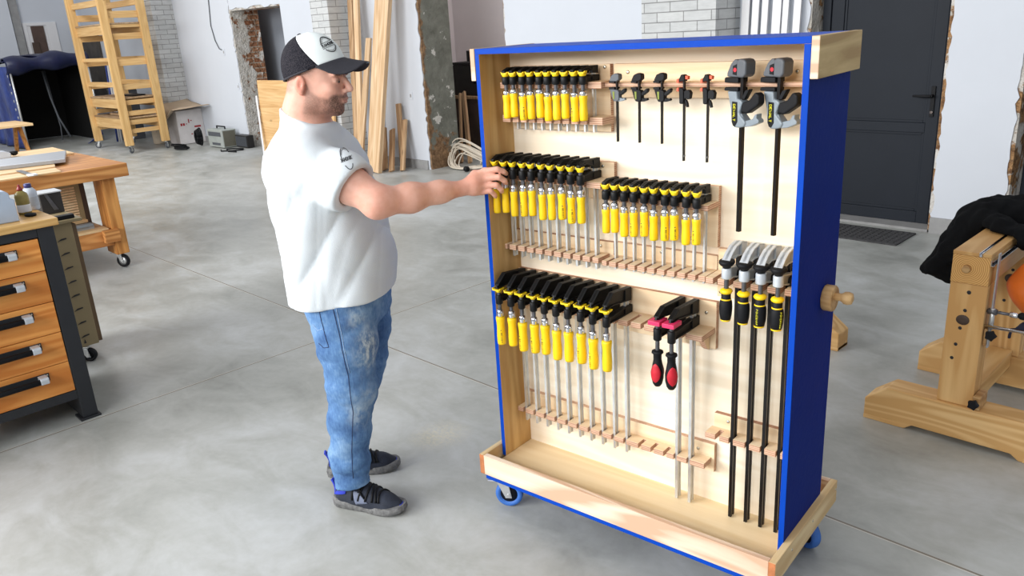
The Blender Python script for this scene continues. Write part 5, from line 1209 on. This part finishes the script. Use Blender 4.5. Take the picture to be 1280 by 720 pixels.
ring(em, .034, .7, 3.5, .0011, .5); ring(em, .034, 4.0, 5.9, .0011, .5); ring(em, .028, 1.2, 2.9, .0006, .5)
stt, wd = text_strokes('XAMONIK', .0115, 1.0)
for s in stt:
    pts = path_on(tb_, [E2((u - wd / 2) * .55, v - .008 + (u - wd / 2) * .30) for (u, v) in s], ed)
    if len(pts) > 1: em.tube(pts, .0009, 4)
if em.v: em.build('chest_emblem', 'ink', tee)

# jeans
j = SDF(np.array([-.90, 2.50, .05]) - B0, np.array([-.36, 3.1, .99]) - B0, .005)
j.stack(st([(.74, -.598, 2.775, .125, .165), (.80, -.60, 2.77, .138, .176), (.88, -.602, 2.77, .143, .178), (.95, -.603, 2.77, .142, .176)]), YAW, .02)
j.chain([(v3(-.60, 2.685, .84), .118), (v3(-.602, 2.67, .68), .101), (v3(-.602, 2.662, .52), .083), (v3(-.628, 2.665, .36), .072), (v3(-.648, 2.67, .22), .065), (v3(-.648, 2.672, .085), .062)], .03)
j.chain([(v3(-.58, 2.86, .84), .115), (v3(-.575, 2.87, .68), .098), (v3(-.592, 2.876, .52), .082), (v3(-.645, 2.89, .36), .072), (v3(-.69, 2.9, .22), .065), (v3(-.71, 2.905, .11), .06)], .03)
jw = waves(21, 6, 40, [(.3, .2, 1), (-.5, .3, .8), (.6, -.2, .7)], 1)
def jf(P):
    z = P[..., 2]; k = np.interp(z, [.08, .2, .34, .42, .5, .6, .75, .9], [.011, .012, .009, .011, .012, .008, .008, .007]); return k * jw(P)
j.warp(jf)
sl, P = j._box(j.lo, j.lo + j.vox * j.n)
j.a = np.maximum(j.a, .105 - P[..., 2] + .12 * P[..., 0] + .004); j.a = np.maximum(j.a, P[..., 2] - .955)
j.cap(v3(-.648, 2.672, .02), v3(-.650, 2.672, .12), .054, .05, .004, 'sub')
jeans = j.mesh('jeans', 'denim', man, 1)
me = jeans.data; co = np.empty(len(me.vertices) * 3, np.float32); me.vertices.foreach_get('co', co); co = co.reshape(-1, 3) + B0
wear = np.zeros(len(co), np.float32)
for (x, y, z, r, s) in ((-.515, 2.60, .70, .05, 1.0), (-.50, 2.60, .60, .045, .0), (-.52, 2.60, .655, .06, .9), (-.54, 2.58, .80, .05, .55), (-.575, 2.58, .43, .06, .5), (-.57, 2.57, .12, .035, .7), (-.53, 2.58, .48, .05, .45)):
    wear = np.maximum(wear, s * np.exp(-(((co[:, 0] - x) / (r * .55)) ** 2 + ((co[:, 1] - y) / (r * 1.6)) ** 2 + ((co[:, 2] - z) / r) ** 2)))
a = me.attributes.new('wear', 'FLOAT', 'POINT'); a.data.foreach_set('value', wear)
jb = bvh(jeans); dn = Vector((-.05, 1, -.02))
def seam(name, pts, r, mat):
    P_ = [v3(*p) for p in pts]; F_ = []
    for a_, b_ in zip(P_, P_[1:]):
        for k in range(8): F_.append(a_ + (b_ - a_) * k / 8)
    q = path_on(jb, F_, dn, .0006)
    if len(q) > 2: MB().tube(q, r, 5).build(name, mat, jeans)
seam('side_seam', [(-.612, 2.6, .85), (-.60, 2.6, .72), (-.592, 2.6, .58), (-.594, 2.6, .44), (-.62, 2.6, .28), (-.632, 2.6, .14)], .0013, 'denim_dk')
seam('side_stitching', [(-.601, 2.6, .85), (-.593, 2.6, .72), (-.585, 2.6, .58)], .0011, 'denim_lt')
seam('pocket_edge', [(-.662, 2.6, .835), (-.655, 2.6, .76), (-.645, 2.6, .70), (-.665, 2.6, .695), (-.685, 2.6, .71)], .0013, 'denim_dk')
seam('pocket_stitching', [(-.66, 2.6, .765), (-.68, 2.6, .755), (-.70, 2.6, .775)], .0010, 'denim_lt')
seam('front_pocket_edge', [(-.585, 2.6, .855), (-.56, 2.6, .845), (-.535, 2.6, .86)], .0016, 'denim_dk')

# sneakers
def sneaker(heel, toe, name='sneaker'):
    heel = np.array(heel) - B0; toe = np.array(toe) - B0; d = toe - heel; L = np.linalg.norm(d); yaw = math.atan2(d[1], d[0])
    c, s_ = math.cos(yaw), math.sin(yaw); ft = Matrix.Translation(heel) @ Matrix.Rotation(yaw, 4, 'Z')
    hw = lambda x: np.interp(x, [0, .02, .07, .14, .2, .25, .28, .292], [.018, .033, .036, .037, .048, .046, .032, .012])
    g = SDF((-.02, -.08, -.01), (.32, .08, .17), .0038)
    g.chain([((.045, 0, .05), .036), ((.10, 0, .055), .039), ((.16, 0, .042), .041), ((.22, .0, .028), .038), ((.258, .0, .022), .028)], .03)
    g.chain([((.045, 0, .06), .035), ((.058, 0, .095), .037)], .02); g.chain([((.09, 0, .085), .032), ((.15, 0, .06), .03)], .02)
    sl, P = g._box(g.lo, g.lo + g.vox * g.n); g.a = np.maximum(g.a, .024 - P[..., 2]); g.a = np.maximum(g.a, P[..., 2] - .108 + .1 * (P[..., 0] - .05))
    g.cap((.06, 0, .09), (.062, 0, .2), .030, .036, .004, 'sub')
    u = g.mesh(name, 'shoe', man, 1); u.matrix_basis = ft
    so = MB(); n = 30
    def prof(k, grow):
        xs = [.146 - .146 * math.cos(2 * PI * i / (2 * n)) for i in range(n + 1)]; return xs
    xs = [.146 * (1 - math.cos(PI * i / n)) for i in range(n + 1)]; w = hw
    rows = []
    for (z, gr, sh) in ((0.0, -.004, .004), (.006, .002, 0), (.02, .003, -.002), (.034, .0, 0)):
        ring_ = [(x * 1.0 + sh * (1 if x < .1 else -1) + gr * (1 if x > .146 else -1) * .8, -(float(w(x)) + gr), z + (.012 * max(0, 1 - x / .12) if z > .01 else 0) + .01 * max(0, (x - .23) / .06) * (1 if z < .01 else .6)) for x in xs]
        ring_ += [(x_, -y_, z_) for (x_, y_, z_) in ring_[::-1]]; rows.append(ring_)
    o0 = 0; m_ = len(rows[0])
    for r_ in rows: so.v += r_
    for i in range(len(rows) - 1):
        for k in range(m_): k2 = (k + 1) % m_; so.face([i * m_ + k, i * m_ + k2, (i + 1) * m_ + k2, (i + 1) * m_ + k], 0, True)
    so.face(list(range(m_))[::-1]); so.face([(len(rows) - 1) * m_ + k for k in range(m_)])
    so.build('sole', 'sole', u)
    ub = bvh(u)
    lc = MB()
    for i in range(6):
        x = .108 + i * .020
        pts = []
        for k in range(13):
            a = -1.05 + 2.1 * k / 12; h = ub.ray_cast(Vector((x + .010 * math.sin(a * 1.5 + i), 0, .03)) + Vector((0, math.sin(a), math.cos(a))) * .2, -Vector((0, math.sin(a), math.cos(a))))
            if h[0]: pts.append(h[0] + h[1] * .002)
        if len(pts) > 3: lc.tube(pts, .0042, 6)
    lc.tube([(.095, -.012, .113), (.115, -.03, .112), (.13, -.035, .095), (.12, -.036, .085)], .0042, 6).tube([(.095, .012, .113), (.12, .02, .12), (.14, .01, .108), (.115, 0, .112)], .0042, 6).tube([(.1, -.01, .112), (.13, -.04, .088), (.15, -.046, .07)], .003, 6)
    lc.build('laces', 'blackrub', u)
    def patch(nm, mat, quad, th=.0016, nn=8):
        (x0, z0), (x1, z1), (x2, z2), (x3, z3) = quad; sd = -1
        def fn(uu, vv):
            x = (x0 * (1 - uu) + x1 * uu) * (1 - vv) + (x3 * (1 - uu) + x2 * uu) * vv; z = (z0 * (1 - uu) + z1 * uu) * (1 - vv) + (z3 * (1 - uu) + z2 * uu) * vv
            h = ub.ray_cast(Vector((x, sd * .2, z)), Vector((0, -sd, 0))); q = h[0] + h[1] * .0018 if h[0] else Vector((x, sd * .03, z)); return q
        MB().sheet(fn, nn, nn, -th).build(nm, mat, u)
    patch('heel_patch', 'shoe_blue', [(.018, .062), (.070, .076), (.074, .092), (.028, .078)])
    patch('side_patch', 'shoe_grey', [(.112, .040), (.165, .052), (.120, .088), (.102, .092)])
    MB().sheet(lambda uu, vv: (.014 + .004 * math.sin(vv * 3) - .016 * vv * vv, .03 * (uu - .5) * (1.6 - .7 * vv), .055 + .058 * vv), 8, 8, .006).build('heel_tab', 'shoe_blue', u)
    def tcap(uu, vv):
        h = ub.ray_cast(Vector((.4, .026 * (uu - .5), .032 + .008 * vv)), Vector((-1, 0, 0)))
        return h[0] + h[1] * .0016 if h[0] else Vector((.29, .02 * (uu - .5), .03))
    MB().sheet(tcap, 8, 4, -.0012).build('toe_cap', 'shoe_blue', u)
    return u
sneaker((-.727, 2.700, 0), (-.450, 2.603, 0)); sneaker((-.800, 2.905, 0), (-.525, 2.945, 0))

# cap
cp_ = math.radians(-16); CF = np.array([math.cos(hy) * math.cos(cp_), math.sin(hy) * math.cos(cp_), -math.sin(cp_)]); CU = np.cross(CF, HL)
CC = HC + CF * -.003 + CU * .026
cm = Matrix(np.column_stack([CF, HL, CU]).tolist()).to_4x4(); cm.translation = Vector(CC)
def crown(th, ph, off=0):
    """th azimuth (0 front), ph 0 rim .. 1 top"""
    a = .108 + .006 * max(0, math.cos(th)); bb = .0865
    e = 1.0
    fr = max(0, math.cos(th))
    r = max(0, 1 - ph ** (2.25 + .15 * fr)) ** (1 / 2.05); h = .122 * ph
    return Vector(((a * r + off * (r > .001)) * math.cos(th), (bb * r + off) * math.sin(th), h + off * ph))
def dome(front):
    mb = MB(); mb.sheet(lambda u, v: crown(2 * PI * u, math.sin(v * PI / 2) ** 1.0 if False else v ** .8), 64, 28)
    me = bpy.data.meshes.new('cap'); me.from_pydata(mb.v, [], mb.f); bm = bmesh.new(); bm.from_mesh(me); bmesh.ops.remove_doubles(bm, verts=bm.verts, dist=.0005)
    n = Vector((1, 0, .52)).normalized(); pco = Vector((.058, 0, 0))
    bmesh.ops.bisect_plane(bm, geom=bm.verts[:] + bm.edges[:] + bm.faces[:], plane_co=pco + n * (.0002 if front else -.0002), plane_no=n, clear_inner=front, clear_outer=not front)
    bmesh.ops.recalc_face_normals(bm, faces=bm.faces)
    for f in bm.faces: f.smooth = True
    bm.to_mesh(me); bm.free(); return me
capo = bpy.data.objects.new('cap', dome(False)); C.objects.link(capo); capo.parent = man; capo.matrix_basis = cm; capo.data.materials.append(M['capmesh'])
fpn = bpy.data.objects.new('front_panel', dome(True)); C.objects.link(fpn); fpn.parent = capo; fpn.data.materials.append(M['capwhite'])
for o_ in (capo, fpn):
    md = o_.modifiers.new('thick', 'SOLIDIFY'); md.thickness = .003; md.offset = -1
def visor(u, v):
    th = (u - .5) * 2 * 1.12; ir = crown(th, 0)
    lf = max(0, math.cos(th / 1.12 * PI / 2)) ** .45
    o_ = ir + Vector((.078 * lf, -.004 * lf * math.sin(th), 0)); p = ir * (1 - v) + o_ * v
    p.z = .003 - (.040 + 10.5 * p.y ** 2) * lf * v ** .9
    return p
MB().sheet(visor, 36, 12, .004).build('visor', 'capblack', capo)
MB().ball((-.004, 0, .121), .008, .008, .005, 12).build('top_button', 'capblack', capo)
MB().tube([crown(a, 0, .0012) + Vector((0, 0, .002)) for a in np.linspace(1.35, 2 * PI - 1.35, 40)], .0035, 6).build('rim_band', 'capblack', capo)
MB().tube([visor(u, .985) + Vector((0, 0, .0005)) for u in np.linspace(.44, .56, 5)], .0022, 6).build('visor_mark', 'greylt', capo)
# round emblem with a lettered band on the white panel, right of centre
lg = MB()
def cs(a, h, off=.0012): 
    ph = h / .122; return crown(a, ph, off)
a0, h0 = -.38, .058
def cring(r, s0, s1, rad):
    pts = [cs(a0 + r * math.cos(k) / .095, h0 + r * math.sin(k)) for k in np.linspace(s0, s1, 24)]; lg.tube(pts, rad, 5)
cring(.027, .45, 3.3, .0014); cring(.027, 3.75, 6.0, .0014); cring(.0225, .7, 2.9, .0005); cring(.0225, 4.0, 5.6, .0005)
stt, wd = text_strokes('XAMONIK', .0098, 1.0)
for s in stt: lg.tube([cs(a0 + (u - wd / 2) * .92 / .095, h0 + (v - .005) + (u - wd / 2) * .12) for (u, v) in s], .0009, 4)
for dv in (-.0085, .0085): lg.tube([cs(a0 + u * .92 / .095, h0 + dv + u * .12) for u in np.linspace(-wd / 2, wd / 2, 10)], .0006, 4)
lg.build('cap_emblem', 'ink', fpn)
WORLD, EXPO = .62, -0.05
# room: X along the far wall, camera at the origin looking to -X+Y
LIGHTS = [('window_light_front', (-6.0, -5.0, 3.6), (-2.6, 2.8, .7), 6, 2.6, 930, (1, .995, .985)),
          ('window_light_rear', (-.5, -5.5, 3.8), (-1.5, 3, .6), 4, 2.2, 330, (.98, .99, 1)),
          ('overhead_fill_left', (-12.5, 2.0, 4.6), (-12.5, 2.5, 0), 6, 2, 300, (1, 1, 1)),  # overhead light added above the left end, no ceiling lamp known there
          ('storage_fill', (-7.6, 7.8, 3.6), (-7.6, 7.9, 0), .8, .3, 24, (1, .96, .94)),  # unseen light added to brighten the storage room
          ('corridor_fill', (-12.2, 7.14, 3.4), (-12.2, 7.14, 0), .6, .2, 16, (.96, .98, 1))]  # unseen light added to lift the dark corridor wall
# ------------------------------------------------------------------ light, world, camera
w = bpy.data.worlds.new('World'); bpy.context.scene.world = w; w.use_nodes = True
nt = w.node_tree; bg = nt.nodes['Background']
tc = nt.nodes.new('ShaderNodeTexCoord'); sp = nt.nodes.new('ShaderNodeSeparateXYZ'); rp_ = nt.nodes.new('ShaderNodeValToRGB')
nt.links.new(tc.outputs['Generated'], sp.inputs[0]); nt.links.new(sp.outputs[2], rp_.inputs[0])
rp_.color_ramp.elements[0].position = 0; rp_.color_ramp.elements[0].color = (.62, .64, .66, 1); rp_.color_ramp.elements[1].position = .8; rp_.color_ramp.elements[1].color = (1, 1.0, 1.02, 1)
nt.links.new(rp_.outputs[0], bg.inputs[0]); bg.inputs[1].default_value = WORLD
def area(name, loc, target, sx, sy, power, col=(1, 1, 1)):
    l = bpy.data.lights.new(name, 'AREA'); l.shape = 'RECTANGLE'; l.size = sx; l.size_y = sy; l.energy = power; l.color = col
    o = bpy.data.objects.new(name, l); C.objects.link(o); o.location = loc; o.rotation_euler = (Vector(target) - Vector(loc)).to_track_quat('-Z', 'Y').to_euler(); return o
for a in LIGHTS: area(*a)
cam = bpy.data.cameras.new('camera'); co_ = bpy.data.objects.new('camera', cam); C.objects.link(co_)
PITCH, ROLL, FPX = .3178, -.0612, 999.7
cam.sensor_width = 36; cam.lens = FPX * 36 / 1280; cam.clip_start = .05
f = np.array([0, math.cos(PITCH), -math.sin(PITCH)]); r = np.array([1., 0, 0]); u = np.cross(r, f)
r2 = math.cos(ROLL) * r + math.sin(ROLL) * u; u2 = -math.sin(ROLL) * r + math.cos(ROLL) * u
RZ = np.array([[math.cos(A46), -math.sin(A46), 0], [math.sin(A46), math.cos(A46), 0], [0, 0, 1]])
m = Matrix(np.column_stack([RZ @ r2, RZ @ u2, RZ @ -f]).tolist()).to_4x4(); m.translation = Vector((0, 0, 1.72)); co_.matrix_world = m
sc = bpy.context.scene; sc.camera = co_
sc.view_settings.view_transform = 'Standard'; sc.view_settings.look = 'None'; sc.view_settings.gamma = 1; sc.view_settings.use_curve_mapping = False
sc.view_settings.exposure = EXPO
sc.cycles.max_bounces = 6; sc.cycles.use_denoising = True
sc.cycles.sample_clamp_indirect = 8
